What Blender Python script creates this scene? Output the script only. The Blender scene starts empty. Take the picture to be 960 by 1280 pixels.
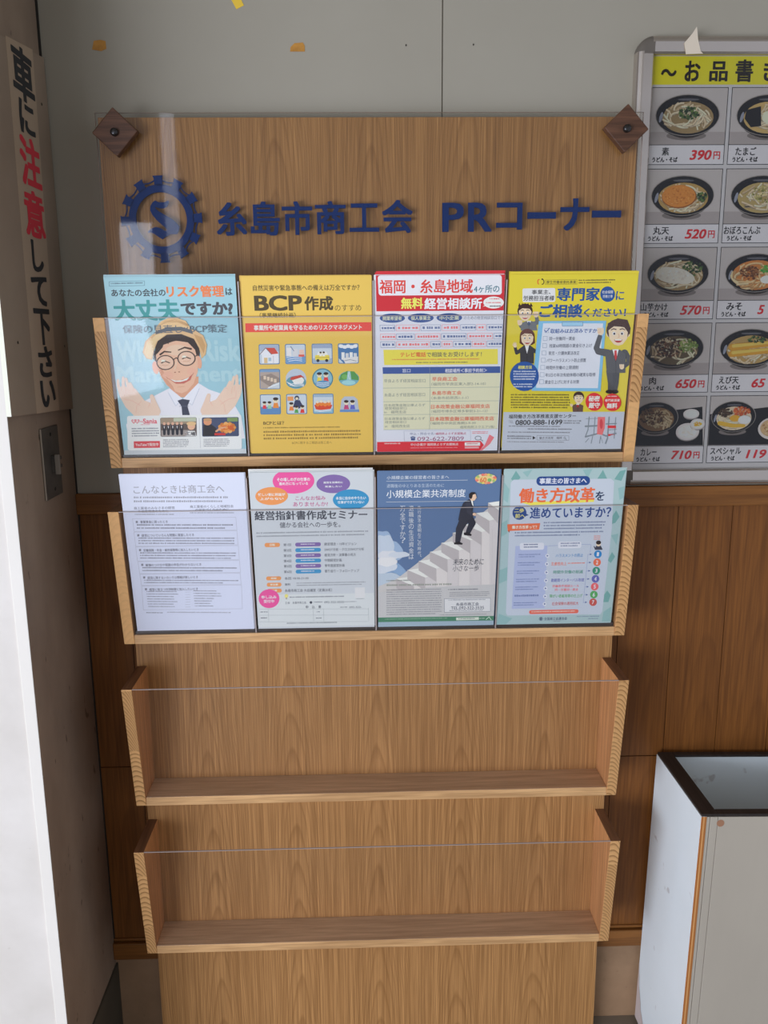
import bpy, bmesh, math, random
import numpy as np
from mathutils import Matrix, Vector

S = bpy.context.scene
C = S.collection

# ------------------------------------------------------------------ camera
FPX = 1057.37
def cam_basis():
    a, b, c = math.radians(-11.7965), math.radians(-1.543), math.radians(0.4802)
    Rx = Matrix(((1, 0, 0), (0, math.cos(a), -math.sin(a)), (0, math.sin(a), math.cos(a))))
    Rz = Matrix(((math.cos(b), -math.sin(b), 0), (math.sin(b), math.cos(b), 0), (0, 0, 1)))
    Ry = Matrix(((math.cos(c), 0, math.sin(c)), (0, 1, 0), (-math.sin(c), 0, math.cos(c))))
    return Rz @ Rx @ Ry
cam_data = bpy.data.cameras.new('camera')
cam = bpy.data.objects.new('camera', cam_data)
C.objects.link(cam)
R = cam_basis()
right, fwd, up = R.col[0], R.col[1], R.col[2]
cam.matrix_world = Matrix(((right.x, up.x, -fwd.x, -0.02335), (right.y, up.y, -fwd.y, -1.52925),
                           (right.z, up.z, -fwd.z, 1.46025), (0, 0, 0, 1)))
cam_data.sensor_fit = 'VERTICAL'
cam_data.sensor_height = 24.0
cam_data.lens = FPX / 1280 * 24.0
cam_data.clip_start = 0.02
S.camera = cam

# ------------------------------------------------------------------ world, daylight, exposure
wd = bpy.data.worlds.new('world')
S.world = wd
wd.use_nodes = True
bg = wd.node_tree.nodes['Background']
bg.inputs[0].default_value = (0.80, 0.85, 1.0, 1)
bg.inputs[1].default_value = 0.62

def area(name, loc, target, sx, sy, power, col):
    l = bpy.data.lights.new(name, 'AREA')
    l.shape = 'RECTANGLE'; l.size = sx; l.size_y = sy; l.energy = power; l.color = col
    o = bpy.data.objects.new(name, l)
    C.objects.link(o)
    o.location = loc
    o.rotation_euler = (Vector(target) - Vector(loc)).to_track_quat('-Z', 'Y').to_euler()
    return o
DAY = (0.775, 0.835, 1.0)
# the open street side of the shelter, left of and behind the photographer
area('daylight_open_side', (-3.05, -3.2, 0.78), (0.0, 0.0, 1.0), 3.0, 1.5, 118, DAY)
# sunlit pavement out there, throwing light up under the eaves
area('daylight_from_pavement', (-2.2, -2.9, 0.04), (-0.2, 0.0, 1.5), 2.4, 2.4, 82, DAY)
# two gaps between posts of the shelter, seen mirrored in the clear header
area('daylight_gap_wide', (-1.49, -4.4, 1.75), (-1.49, 0.0, 1.75), 0.21, 0.9, 5.0, DAY)
area('daylight_gap_narrow', (-1.245, -4.4, 2.2), (-1.245, 0.0, 2.2), 0.09, 1.4, 1.6, DAY)

S.view_settings.view_transform = 'Standard'
S.view_settings.look = 'None'
S.view_settings.exposure = 0.0
S.view_settings.gamma = 1.0
S.view_settings.use_curve_mapping = False

# ------------------------------------------------------------------ colours and materials
def lin(c):
    c /= 255.0
    return c / 12.92 if c <= 0.04045 else ((c + 0.055) / 1.055) ** 2.4
WHITE = (205, 215, 232)
def alb(rgb, ref=WHITE, k=0.82):
    return tuple(min(0.92, max(0.004, k * lin(c) / lin(r))) for c, r in zip(rgb, ref)) + (1,)

MATS = {}
def flat(rgb, rough=0.55, spec=0.25, metal=0.0, ref=WHITE):
    key = (tuple(rgb), rough, spec, metal, ref)
    if key in MATS:
        return MATS[key]
    m = bpy.data.materials.new('ink_%d_%d_%d' % tuple(rgb))
    m.use_nodes = True
    b = m.node_tree.nodes['Principled BSDF']
    b.inputs['Base Color'].default_value = alb(rgb, ref)
    b.inputs['Roughness'].default_value = rough
    b.inputs['Specular IOR Level'].default_value = spec
    b.inputs['Metallic'].default_value = metal
    MATS[key] = m
    return m

class NT:
    """small node-tree writer"""
    def __init__(s, name):
        s.m = bpy.data.materials.new(name)
        s.m.use_nodes = True
        s.t = s.m.node_tree
        s.b = s.t.nodes['Principled BSDF']
        s.tc = s.t.nodes.new('ShaderNodeTexCoord')
    def n(s, kind, **kw):
        o = s.t.nodes.new('ShaderNode' + kind)
        for k, v in kw.items():
            setattr(o, k, v)
        return o
    def link(s, a, b):
        s.t.links.new(a, b)
    def put(s, sock, v):
        if hasattr(v, 'is_output'):
            s.link(v, sock)
        else:
            sock.default_value = v
    def math(s, op, a, b=0.0, c=0.0):
        o = s.n('Math', operation=op)
        for i, v in enumerate((a, b, c)):
            s.put(o.inputs[i], v)
        return o.outputs[0]
    def mapped(s, scale, loc=(0, 0, 0), rot=(0, 0, 0)):
        o = s.n('Mapping')
        s.link(s.tc.outputs['Object'], o.inputs[0])
        o.inputs['Scale'].default_value = scale
        o.inputs['Location'].default_value = loc
        o.inputs['Rotation'].default_value = rot
        return o.outputs[0]
    def noise(s, vec, scale=1.0, detail=3.0, rough=0.55, dist=0.0):
        o = s.n('TexNoise')
        s.put(o.inputs['Vector'], vec)
        o.inputs['Scale'].default_value = scale
        o.inputs['Detail'].default_value = detail
        o.inputs['Roughness'].default_value = rough
        o.inputs['Distortion'].default_value = dist
        return o.outputs[0]
    def ramp(s, fac, stops):
        o = s.n('ValToRGB')
        s.put(o.inputs[0], fac)
        el = o.color_ramp.elements
        while len(el) < len(stops):
            el.new(0.5)
        for e, (p, c) in zip(el, stops):
            e.position = p
            e.color = c if len(c) == 4 else tuple(c) + (1,)
        return o.outputs[0]
    def mix(s, fac, a, b, mode='MIX'):
        o = s.n('Mix', data_type='RGBA', blend_type=mode)
        s.put(o.inputs[0], fac)
        s.put(o.inputs[6], a)
        s.put(o.inputs[7], b)
        return o.outputs[2]
    def bump(s, h, strength=0.2, dist=0.001):
        o = s.n('Bump')
        o.inputs['Strength'].default_value = strength
        o.inputs['Distance'].default_value = dist
        s.put(o.inputs['Height'], h)
        s.link(o.outputs[0], s.b.inputs['Normal'])
    def done(s, col, rough=0.5, spec=0.3):
        s.put(s.b.inputs['Base Color'], col)
        s.put(s.b.inputs['Roughness'], rough)
        s.b.inputs['Specular IOR Level'].default_value = spec
        return s.m

def wood_cathedral(name, light, dark, pore, period=0.165, A=1250., B=13., contrast=0.75, rough=0.42, offs=(0, 0), spec=0.3, pscale=1.0):
    """flat-sawn veneer, grain running along Z, arches repeated across X (slip matched leaves)"""
    t = NT(name)
    sep = t.n('SeparateXYZ')
    t.link(t.tc.outputs['Object'], sep.inputs[0])
    x = t.math('ADD', sep.outputs[0], offs[0])
    z = t.math('ADD', sep.outputs[2], offs[1])
    n1 = t.noise(t.mapped((5, 5, 1.6)), 1.0, 3)
    n2 = t.noise(t.mapped((40, 40, 5)), 1.0, 2)
    m = t.math('WRAP', x, period / 2, -period / 2)
    m = t.math('ADD', m, t.math('MULTIPLY', t.math('SUBTRACT', n1, 0.5), 0.035))
    m = t.math('ADD', m, t.math('MULTIPLY', t.math('SUBTRACT', n2, 0.5), 0.006))
    f = t.math('ADD', t.math('MULTIPLY', t.math('MULTIPLY', m, m), A), t.math('MULTIPLY', z, B))
    f = t.math('ADD', f, t.math('MULTIPLY', n1, 3.0))
    band = t.math('FRACT', f)
    band = t.ramp(band, [(0.0, (0, 0, 0)), (0.58, (0.12, .12, .12)), (0.88, (1, 1, 1)), (1.0, (0.05, .05, .05))])
    streak = t.noise(t.mapped((420 * pscale, 420 * pscale, 7)), 1.0, 2, 0.6)
    streak = t.ramp(streak, [(0.36, (0, 0, 0)), (0.66, (1, 1, 1))])
    mid = t.noise(t.mapped((90 * pscale, 90 * pscale, 2.5)), 1.0, 2)
    mid = t.ramp(mid, [(0.35, (0, 0, 0)), (0.68, (1, 1, 1))])
    base = t.mix(t.math('MULTIPLY', band, contrast), light, dark)
    base = t.mix(t.math('MULTIPLY', mid, 0.3), base, dark)
    line = t.noise(t.mapped((210 * pscale, 210 * pscale, 1.6)), 1.0, 2, 0.5, 0.4)
    line = t.ramp(line, [(0.42, (0, 0, 0)), (0.60, (1, 1, 1))])
    base = t.mix(t.math('MULTIPLY', line, 0.36), base, dark)
    base = t.mix(t.math('MULTIPLY', streak, 0.42), base, pore)
    big = t.noise(t.mapped((2.2, 2.2, 0.9)), 1.0, 2)
    base = t.mix(t.math('MULTIPLY', big, 0.28), base, dark)
    t.bump(streak, 0.12, 0.0006)
    return t.done(base, rough, spec)

def wood_straight(name, light, dark, axis='X', scale=1.0, contrast=0.6, rough=0.45, wave=0.0, spec=0.3):
    """solid stock; grain along `axis`"""
    t = NT(name)
    s = {'X': (5, 120, 120), 'Y': (120, 5, 120), 'Z': (120, 120, 5)}[axis]
    s = tuple(v * scale for v in s)
    a = t.noise(t.mapped(s), 1.0, 3, 0.6, wave)
    a = t.ramp(a, [(0.36, (0, 0, 0)), (0.66, (1, 1, 1))])
    b = t.noise(t.mapped(tuple(v * 4 for v in s)), 1.0, 2)
    b = t.ramp(b, [(0.4, (0, 0, 0)), (0.65, (1, 1, 1))])
    base = t.mix(t.math('MULTIPLY', a, contrast), light, dark)
    base = t.mix(t.math('MULTIPLY', b, 0.3), base, dark)
    return t.done(base, rough, spec)

def wood_endgrain(name, light, dark, ang=0.6, freq=230., rough=0.5, cz=0.0):
    """sawn front edges: curved growth rings crossing the edge, in finger-jointed lengths"""
    t = NT(name)
    sep = t.n('SeparateXYZ')
    t.link(t.tc.outputs['Object'], sep.inputs[0])
    x, z = sep.outputs[0], sep.outputs[2]
    seg = t.math('FLOOR', t.math('MULTIPLY', t.math('ADD', z, 0.03), 8.0))
    rnd = t.math('FRACT', t.math('MULTIPLY', t.math('SINE', t.math('ADD', t.math('MULTIPLY', seg, 12.9), t.math('MULTIPLY', t.math('SIGN', x), 3.3))), 43.7))
    slope = t.math('ADD', t.math('MULTIPLY', t.math('SUBTRACT', rnd, 0.5), 2.6), ang)
    n1 = t.noise(t.mapped((18, 18, 9)), 1.0, 1)
    xc = t.math('SUBTRACT', t.math('ABSOLUTE', x), t.math('ADD', 0.44, t.math('MULTIPLY', rnd, 0.012)))
    f = t.math('ADD', t.math('MULTIPLY', z, 1.0), t.math('MULTIPLY', x, slope))
    f = t.math('ADD', f, t.math('MULTIPLY', t.math('MULTIPLY', xc, xc), 55.0))
    f = t.math('ADD', f, t.math('MULTIPLY', n1, 0.045))
    f = t.math('MULTIPLY', f, t.math('ADD', freq * 0.75, t.math('MULTIPLY', rnd, freq * 0.6)))
    band = t.math('FRACT', f)
    band = t.ramp(band, [(0, (0, 0, 0)), (0.55, (.15, .15, .15)), (0.92, (1, 1, 1)), (1, (0, 0, 0))])
    fine = t.noise(t.mapped((160, 160, 160)), 1.0, 2)
    band = t.math('MULTIPLY', band, t.math('ADD', t.math('MULTIPLY', t.math('GREATER_THAN', rnd, 0.38), 0.7), 0.12))
    base = t.mix(band, light, dark)
    base = t.mix(t.math('MULTIPLY', rnd, 0.35), base, dark)
    base = t.mix(t.math('MULTIPLY', fine, 0.25), base, dark)
    return t.done(base, rough, 0.25)

def paint(name, col, dirt, amount=0.25, scale=6.0, specks=0.0, rough=0.55, stretch=(1, 1, 1), speck_scale=60., bump=0.05, speck_col=None):
    t = NT(name)
    a = t.noise(t.mapped(tuple(scale * v for v in stretch)), 1.0, 5, 0.6)
    a = t.ramp(a, [(0.35, (0, 0, 0)), (0.75, (1, 1, 1))])
    base = t.mix(t.math('MULTIPLY', a, amount), col, dirt)
    if specks:
        b = t.noise(t.mapped(tuple(speck_scale * v for v in stretch)), 1.0, 2, 0.5)
        b = t.ramp(b, [(0.70, (0, 0, 0)), (0.76, (1, 1, 1))])
        base = t.mix(t.math('MULTIPLY', b, specks), base, speck_col or dirt)
    c = t.noise(t.mapped((120, 120, 120)), 1.0, 3)
    t.bump(c, bump, 0.001)
    return t.done(base, rough, 0.3)

def clear(name, tint=(0.985, 0.985, 0.99), gloss=1.0, rough=0.03):
    m = bpy.data.materials.new(name)
    m.use_nodes = True
    t = m.node_tree
    t.nodes.clear()
    out = t.nodes.new('ShaderNodeOutputMaterial')
    tr = t.nodes.new('ShaderNodeBsdfTransparent'); tr.inputs[0].default_value = tint + (1,)
    gl = t.nodes.new('ShaderNodeBsdfGlossy'); gl.inputs['Roughness'].default_value = rough
    lw = t.nodes.new('ShaderNodeLayerWeight')
    pw = t.nodes.new('ShaderNodeMath'); pw.operation = 'POWER'; pw.inputs[1].default_value = 5.0
    t.links.new(lw.outputs['Facing'], pw.inputs[0])
    fr = t.nodes.new('ShaderNodeMath'); fr.operation = 'MULTIPLY_ADD'; fr.inputs[1].default_value = 0.95; fr.inputs[2].default_value = 0.045
    t.links.new(pw.outputs[0], fr.inputs[0])
    mu = t.nodes.new('ShaderNodeMath'); mu.operation = 'MULTIPLY'; mu.inputs[1].default_value = gloss
    mx = t.nodes.new('ShaderNodeMixShader')
    t.links.new(fr.outputs[0], mu.inputs[0]); t.links.new(mu.outputs[0], mx.inputs[0])
    t.links.new(tr.outputs[0], mx.inputs[1]); t.links.new(gl.outputs[0], mx.inputs[2])
    t.links.new(mx.outputs[0], out.inputs[0])
    return m

M = {}
M['board'] = wood_cathedral('oak_veneer', alb((188, 147, 99)), alb((122, 86, 50)), alb((88, 60, 34)), A=2300., B=11., contrast=0.46)
M['oak_edge_x'] = wood_straight('oak_solid', alb((198, 164, 122)), alb((144, 112, 78)), 'X', 0.8)
M['oak_y'] = wood_straight('oak_side', alb((194, 148, 104)), alb((146, 104, 68)), 'Z', 0.8)
M['oak_end'] = wood_endgrain('oak_sawn_edge', alb((212, 172, 122)), alb((112, 78, 44)), freq=92.)
M['tray_floor'] = wood_straight('oak_tray_floor', alb((192, 172, 150)), alb((150, 130, 110)), 'X', 0.8)  # greyer than the oak edge: haze of the clear front put into the colour
M['walnut'] = wood_straight('dark_walnut', alb((92, 66, 52)), alb((52, 36, 28)), 'X', 1.2)
M['cedar'] = wood_cathedral('cedar_plank', alb((126, 82, 37)), alb((88, 54, 23)), alb((68, 39, 15)), period=0.1054, A=900., B=6., contrast=0.4, rough=0.5, offs=(-0.0305, 0.3), pscale=0.6)
M['cedar_rail'] = wood_straight('cedar_rail', alb((122, 82, 40)), alb((84, 52, 23)), 'X', 0.5)
M['acrylic'] = clear('clear_acrylic', gloss=0.8)
M['header'] = clear('dim_tinted_header_acrylic', (0.905, 0.90, 0.875), 0.45)  # tint added to darken the board behind, where less light reaches
M['acrylic_edge'] = flat((160, 155, 160), 0.3, 0.5)
M['sleeve'] = clear('clear_divider', (0.93, 0.95, 0.96), 1.0, 0.1)
M['navy'] = flat((10, 46, 118), 0.6, 0.1)
M['black_bolt'] = flat((30, 28, 28), 0.25, 0.5)
M['wall'] = paint('wall_panel_paint', alb((143, 144, 139)), alb((122, 120, 112)), 0.25, 2.5, 0.0, 0.6)
M['pillar'] = paint('white_scuffed_paint', alb((200, 203, 208)), alb((150, 148, 142)), 0.28, 7.0, 0.55, 0.5, speck_scale=38.)
M['pillar_edge'] = paint('white_edge_paint', alb((206, 210, 214)), alb((190, 191, 190)), 0.15, 7.0)
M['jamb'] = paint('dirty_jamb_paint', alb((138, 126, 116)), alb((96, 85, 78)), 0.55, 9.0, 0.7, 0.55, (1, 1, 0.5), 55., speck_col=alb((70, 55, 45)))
M['side_top'] = wood_straight('oak_side_top', alb((120, 88, 66)), alb((84, 60, 46)), 'Y', 0.8)  # darker end grain, with the scant light from above put into the colour
M['skirt'] = paint('dark_skirting', alb((72, 72, 66)), alb((40, 40, 38)), 0.5, 9)
M['concrete'] = paint('concrete_base', alb((150, 126, 104)), alb((105, 86, 68)), 0.6, 9, 0.3)
M['floor'] = paint('floor_concrete', alb((120, 115, 108)), alb((80, 76, 70)), 0.5, 8, 0.2, 0.7)
M['aluminium'] = flat((176, 176, 180), 0.24, 0.5, 0.85)
M['grey_corner'] = flat((92, 90, 88), 0.45)
M['poster'] = flat((200, 205, 212), 0.5)

# ------------------------------------------------------------------ mesh helpers
class MB:
    """collects shapes; each carries a material; build() links them as one mesh object"""
    def __init__(s):
        s.v = []; s.f = []; s.fm = []; s.mats = []
    def mi(s, m):
        if m not in s.mats:
            s.mats.append(m)
        return s.mats.index(m)
    def add(s, verts, faces, mat):
        o = len(s.v)
        i = s.mi(mat)
        s.v += [tuple(p) for p in verts]
        for f in faces:
            s.f.append([o + k for k in f]); s.fm.append(i)
    def box(s, x0, x1, y0, y1, z0, z1, mat, mats=None):
        vs = [(x0, y0, z0), (x1, y0, z0), (x1, y1, z0), (x0, y1, z0), (x0, y0, z1), (x1, y0, z1), (x1, y1, z1), (x0, y1, z1)]
        fs = {'-z': (0, 3, 2, 1), '+z': (4, 5, 6, 7), '-y': (0, 1, 5, 4), '+x': (1, 2, 6, 5), '+y': (2, 3, 7, 6), '-x': (3, 0, 4, 7)}
        for k, f in fs.items():
            s.add([vs[i] for i in f], [(0, 1, 2, 3)], (mats or {}).get(k, mat))
    def prism(s, prof, x0, x1, mat, mats=None):
        """(y,z) profile swept along X; mats: {edge index: material}"""
        n = len(prof)
        for i in range(n):
            (y0, z0), (y1, z1) = prof[i], prof[(i + 1) % n]
            s.add([(x0, y0, z0), (x1, y0, z0), (x1, y1, z1), (x0, y1, z1)], [(0, 1, 2, 3)], (mats or {}).get(i, mat))
        s.add([(x0, y, z) for y, z in prof], [tuple(range(n))[::-1]], mat)
        s.add([(x1, y, z) for y, z in prof], [tuple(range(n))], mat)
    def extr(s, pts, y0, y1, mat):
        """(x,z) outline extruded along Y (y0 = front)"""
        n = len(pts)
        vs = [(x, y0, z) for x, z in pts] + [(x, y1, z) for x, z in pts]
        s.add(vs, [tuple(range(n)), tuple(range(2 * n - 1, n - 1, -1))] + [(i, i + n, (i + 1) % n + n, (i + 1) % n) for i in range(n)], mat)
    def build(s, name, parent=None, loc=(0, 0, 0), bevel=0.0, smooth=False, merge=True):
        me = bpy.data.meshes.new(name)
        loc = Vector(loc)
        me.from_pydata([tuple(Vector(p) - loc) for p in s.v], [], s.f)
        for m in s.mats:
            me.materials.append(m)
        me.polygons.foreach_set('material_index', s.fm)
        if merge:
            bm = bmesh.new(); bm.from_mesh(me)
            bmesh.ops.remove_doubles(bm, verts=bm.verts, dist=1e-6)
            bmesh.ops.recalc_face_normals(bm, faces=bm.faces)
            bm.to_mesh(me); bm.free()
        if smooth:
            for p in me.polygons:
                p.use_smooth = True
        me.update()
        o = bpy.data.objects.new(name, me)
        C.objects.link(o)
        if parent:
            o.parent = parent
        o.location = loc
        if bevel:
            b = o.modifiers.new('bevel', 'BEVEL'); b.width = bevel; b.segments = 2; b.limit_method = 'ANGLE'
        return o

def tag(o, label=None, cat=None, group=None, kind=None):
    for k, v in (('label', label), ('category', cat), ('group', group), ('kind', kind)):
        if v:
            o[k] = v
    return o
def thing(name, label, cat, loc=(0, 0, 0), group=None):
    o = bpy.data.objects.new(name, None)
    o.empty_display_size = 0.05
    C.objects.link(o)
    o.location = loc
    return tag(o, label, cat, group)
def struct(mb, name, **kw):
    return tag(mb.build(name, **kw), kind='structure')

# ------------------------------------------------------------------ lettering (Blender's built-in font)
_fc = bpy.data.curves.new('lettering', 'FONT')
_fo = bpy.data.objects.new('lettering', _fc)
C.objects.link(_fo)
_cache = {}
def glyphs(text, bold=0.0, shear=0.0, depth=0.0):
    key = (text, bold, shear, depth)
    if key in _cache:
        return _cache[key]
    _fc.body = text; _fc.size = 1.0; _fc.offset = 0.0; _fc.shear = shear; _fc.extrude = depth
    _fc.resolution_u = 3
    bpy.context.view_layer.update()
    dg = bpy.context.evaluated_depsgraph_get()
    ev = _fo.evaluated_get(dg)
    me = ev.to_mesh()
    n = len(me.vertices)
    co = np.zeros(n * 3)
    if n:
        me.vertices.foreach_get('co', co)
    co = co.reshape(-1, 3)
    fs = [tuple(p.vertices) for p in me.polygons]
    ev.to_mesh_clear()
    if bold and n:
        # heavier weight: the same outline struck several times, a little apart
        cs, ff = [], []
        for k, (dx, dy) in enumerate(((0, 0), (1, .7), (-1, .7), (1, -.7), (-1, -.7)) + (((1, 0), (-1, 0), (0, .8), (0, -.8)) if bold > 0.028 else ())):
            o = len(cs) * n
            q = co + np.array([dx * bold, dy * bold, 0.0])
            if depth:
                q[:, 2] *= 1 - 0.008 * k
            else:
                q[:, 2] += k * 0.00001
            cs.append(q)
            ff += [tuple(i + o for i in f) for f in fs]
        co, fs = np.concatenate(cs), ff
    _cache[key] = (co, fs)
    return _cache[key]

def homography(src, dst):
    A = []; b = []
    for (x, y), (u, v) in zip(src, dst):
        A.append([x, y, 1, 0, 0, 0, -u * x, -u * y]); b.append(u)
        A.append([0, 0, 0, x, y, 1, -v * x, -v * y]); b.append(v)
    h = np.linalg.solve(np.array(A, float), np.array(b, float))
    return np.append(h, 1).reshape(3, 3)

STEP = 0.00006
class Print:
    """flat printing on a sheet. The drawing's own units are mapped on the sheet (metres, x right, z up, face towards -y)"""
    def __init__(s, root, quad, w, h, y=-0.0004, x0=None, z0=0.0, ref=WHITE):
        x0 = -w / 2 if x0 is None else x0
        s.H = homography(quad, [(x0, z0 + h), (x0 + w, z0 + h), (x0 + w, z0), (x0, z0)])   # TL TR BR BL
        s.root = root; s.y = y; s.boxes = []; s.mb = None; s.nm = None; s.ref = ref; s.parent = root
        s.rnd = random.Random(7); s.lim = (x0 + 0.0002, x0 + w - 0.0002, z0 + 0.0002, z0 + h - 0.0002)
    def m(s, p):
        q = s.H @ np.array([p[0], p[1], 1.0])
        x0, x1, z0, z1 = s.lim          # nothing prints beyond the sheet
        return (min(max(q[0] / q[2], x0), x1), min(max(q[1] / q[2], z0), z1))
    def part(s, name, label=None, parent=None):
        s.flush()
        s.mb = MB(); s.nm = name; s.lb = label; s.parent = parent or s.root
    def flush(s):
        o = None
        if s.mb and s.mb.v:
            o = s.mb.build(s.nm, s.parent, merge=False)
            if s.lb:
                o['label'] = s.lb
        s.mb = None
        return o
    def ink(s, c):
        return c if isinstance(c, bpy.types.Material) else flat(c, ref=s.ref)
    def layer(s, pts):
        """one step above whatever is already printed under these points"""
        xs = [p[0] for p in pts]; ys = [p[1] for p in pts]
        x0, x1, y0, y1 = min(xs), max(xs), min(ys), max(ys)
        k = 0
        for b in s.boxes:
            if b[4] > k and b[0] < x1 and b[1] > x0 and b[2] < y1 and b[3] > y0:
                k = b[4]
        s.boxes.append((x0, x1, y0, y1, k + 1))
        return s.y - STEP * (k + 1)
    def poly(s, pts, c, raw=False):
        y = s.layer(pts)
        P = pts if raw else [s.m(p) for p in pts]
        # keep the face towards the viewer
        a = sum(P[i][0] * P[(i + 1) % len(P)][1] - P[(i + 1) % len(P)][0] * P[i][1] for i in range(len(P)))
        if a < 0:
            P = P[::-1]
        s.mb.add([(u, y, v) for u, v in P], [tuple(range(len(P)))], s.ink(c))
    def rect(s, x0, y0, x1, y1, c):
        s.poly([(x0, y0), (x1, y0), (x1, y1), (x0, y1)], c)
    def rrect(s, x0, y0, x1, y1, r, c):
        P = []
        for cx, cy, a0 in ((x1 - r, y0 + r, -90), (x1 - r, y1 - r, 0), (x0 + r, y1 - r, 90), (x0 + r, y0 + r, 180)):
            for k in range(5):
                a = math.radians(a0 + k * 22.5)
                P.append((cx + r * math.cos(a), cy + r * math.sin(a)))
        s.poly(P, c)
    def ell(s, cx, cy, rx, ry, c, n=24, rot=0.0, a0=0.0, a1=360.0):
        P = []
        full = abs(a1 - a0) >= 359.9
        for k in range(n if full else n + 1):
            a = math.radians(a0 + (a1 - a0) * k / n)
            x, y = rx * math.cos(a), ry * math.sin(a)
            r = math.radians(rot)
            P.append((cx + x * math.cos(r) - y * math.sin(r), cy + x * math.sin(r) + y * math.cos(r)))
        s.poly(P, c)
    def ring(s, cx, cy, rx, ry, t, c, n=24, a0=0.0, a1=360.0):
        y = s.layer([(cx - rx, cy - ry), (cx + rx, cy + ry)])
        m = s.ink(c)
        for k in range(n):
            q = []
            for a, e in ((k, 0), (k + 1, 0), (k + 1, 1), (k, 1)):
                th = math.radians(a0 + (a1 - a0) * a / n)
                q.append(s.m((cx + (rx - t * e) * math.cos(th), cy + (ry - t * e) * math.sin(th))))
            s.mb.add([(u, y, v) for u, v in q], [(3, 2, 1, 0)], m)
    def line(s, pts, w, c, closed=False):
        y = s.layer(pts if not closed else pts[:1]); m = s.ink(c)
        n = len(pts)
        for i in range(n if closed else n - 1):
            (xa, ya), (xb, yb) = pts[i], pts[(i + 1) % n]
            L = math.hypot(xb - xa, yb - ya) or 1
            nx, ny = -(yb - ya) / L * w / 2, (xb - xa) / L * w / 2
            ex, ey = (xb - xa) / L * w * 0.3, (yb - ya) / L * w * 0.3
            q = [s.m(p) for p in ((xa + nx - ex, ya + ny - ey), (xb + nx + ex, yb + ny + ey), (xb - nx + ex, yb - ny + ey), (xa - nx - ex, ya - ny - ey))]
            s.mb.add([(u, y - 0.00001 * (i % 6), v) for u, v in q], [(3, 2, 1, 0)], m)
    def frame(s, x0, y0, x1, y1, w, c):
        s.line([(x0, y0), (x1, y0), (x1, y1), (x0, y1)], w, c, True)
    def limb(s, pts, w0, w1, c):
        """tapering stroke with round ends"""
        n = len(pts)
        for i in range(n - 1):
            (xa, ya), (xb, yb) = pts[i], pts[i + 1]
            wa = w0 + (w1 - w0) * i / (n - 1); wb = w0 + (w1 - w0) * (i + 1) / (n - 1)
            a = math.atan2(yb - ya, xb - xa)
            P = [(xa + wa / 2 * math.cos(a + t), ya + wa / 2 * math.sin(a + t)) for t in [math.pi / 2 + k * math.pi / 6 for k in range(7)]]
            P += [(xb + wb / 2 * math.cos(a + t), yb + wb / 2 * math.sin(a + t)) for t in [-math.pi / 2 + k * math.pi / 6 for k in range(7)]]
            s.poly(P, c)
    def text(s, t, x0, y0, x1, y1, c, bold=0.0, shear=0.0):
        co, fs = glyphs(t, bold, shear)
        if not len(co):
            return
        lo, hi = co.min(0), co.max(0)
        cx, cy = s.m(((x0 + x1) / 2, (y0 + y1) / 2))
        a, b = s.m((x0, (y0 + y1) / 2)), s.m((x1, (y0 + y1) / 2))
        e, f = s.m(((x0 + x1) / 2, y0)), s.m(((x0 + x1) / 2, y1))
        W = math.hypot(b[0] - a[0], b[1] - a[1]); Hh = math.hypot(f[0] - e[0], f[1] - e[1])
        sx = W / max(1e-6, hi[0] - lo[0]); sy = Hh / max(1e-6, hi[1] - lo[1])
        y = s.layer([(x0, y0), (x1, y1)])
        P = [((p[0] - (lo[0] + hi[0]) / 2) * sx + cx, y - p[2], (p[1] - (lo[1] + hi[1]) / 2) * sy + cy) for p in co]
        s.mb.add(P, fs, s.ink(c))
    def micro(s, x0, y0, x1, y1, c, lines=1, fill=0.6, rag=0.12):
        """print too small to read: rows of short dashes"""
        y = s.layer([(x0, y0), (x1, y1)]); m = s.ink(c)
        hgt = (y1 - y0) / lines
        for i in range(lines):
            ya = y0 + i * hgt; yb = ya + hgt * fill
            end = x1 - (s.rnd.random() * rag * (x1 - x0) if i == lines - 1 or lines == 1 else 0)
            x = x0
            while x < end:
                w = (yb - ya) * (0.55 + 0.5 * s.rnd.random())
                d = (yb - ya) * 0.22 * s.rnd.random()
                q = [s.m(p) for p in ((x, ya + d), (x + w, ya + d), (x + w, yb - d * 0.5), (x, yb - d * 0.5))]
                s.mb.add([(u, y, v) for u, v in q], [(3, 2, 1, 0)], m)
                x += w + (yb - ya) * (0.25 + (0.5 if s.rnd.random() < 0.12 else 0.0))

# ================================================================== the setting
WY = 0.04                     # face of the back wall
XC = -0.555                   # face of the left jamb
PF = -0.237                   # front face of the left pillar
TOPZ = 2.6

b = MB()
b.box(-0.60, 0.124, WY, WY + 0.03, 1.14, TOPZ, M['wall'])
b.box(0.1262, 1.5, WY, WY + 0.03, 1.14, TOPZ, M['wall'])
b.box(-0.60, 1.5, WY + 0.004, WY + 0.12, 1.10, TOPZ, M['wall'])
struct(b, 'wall_back')
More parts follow.
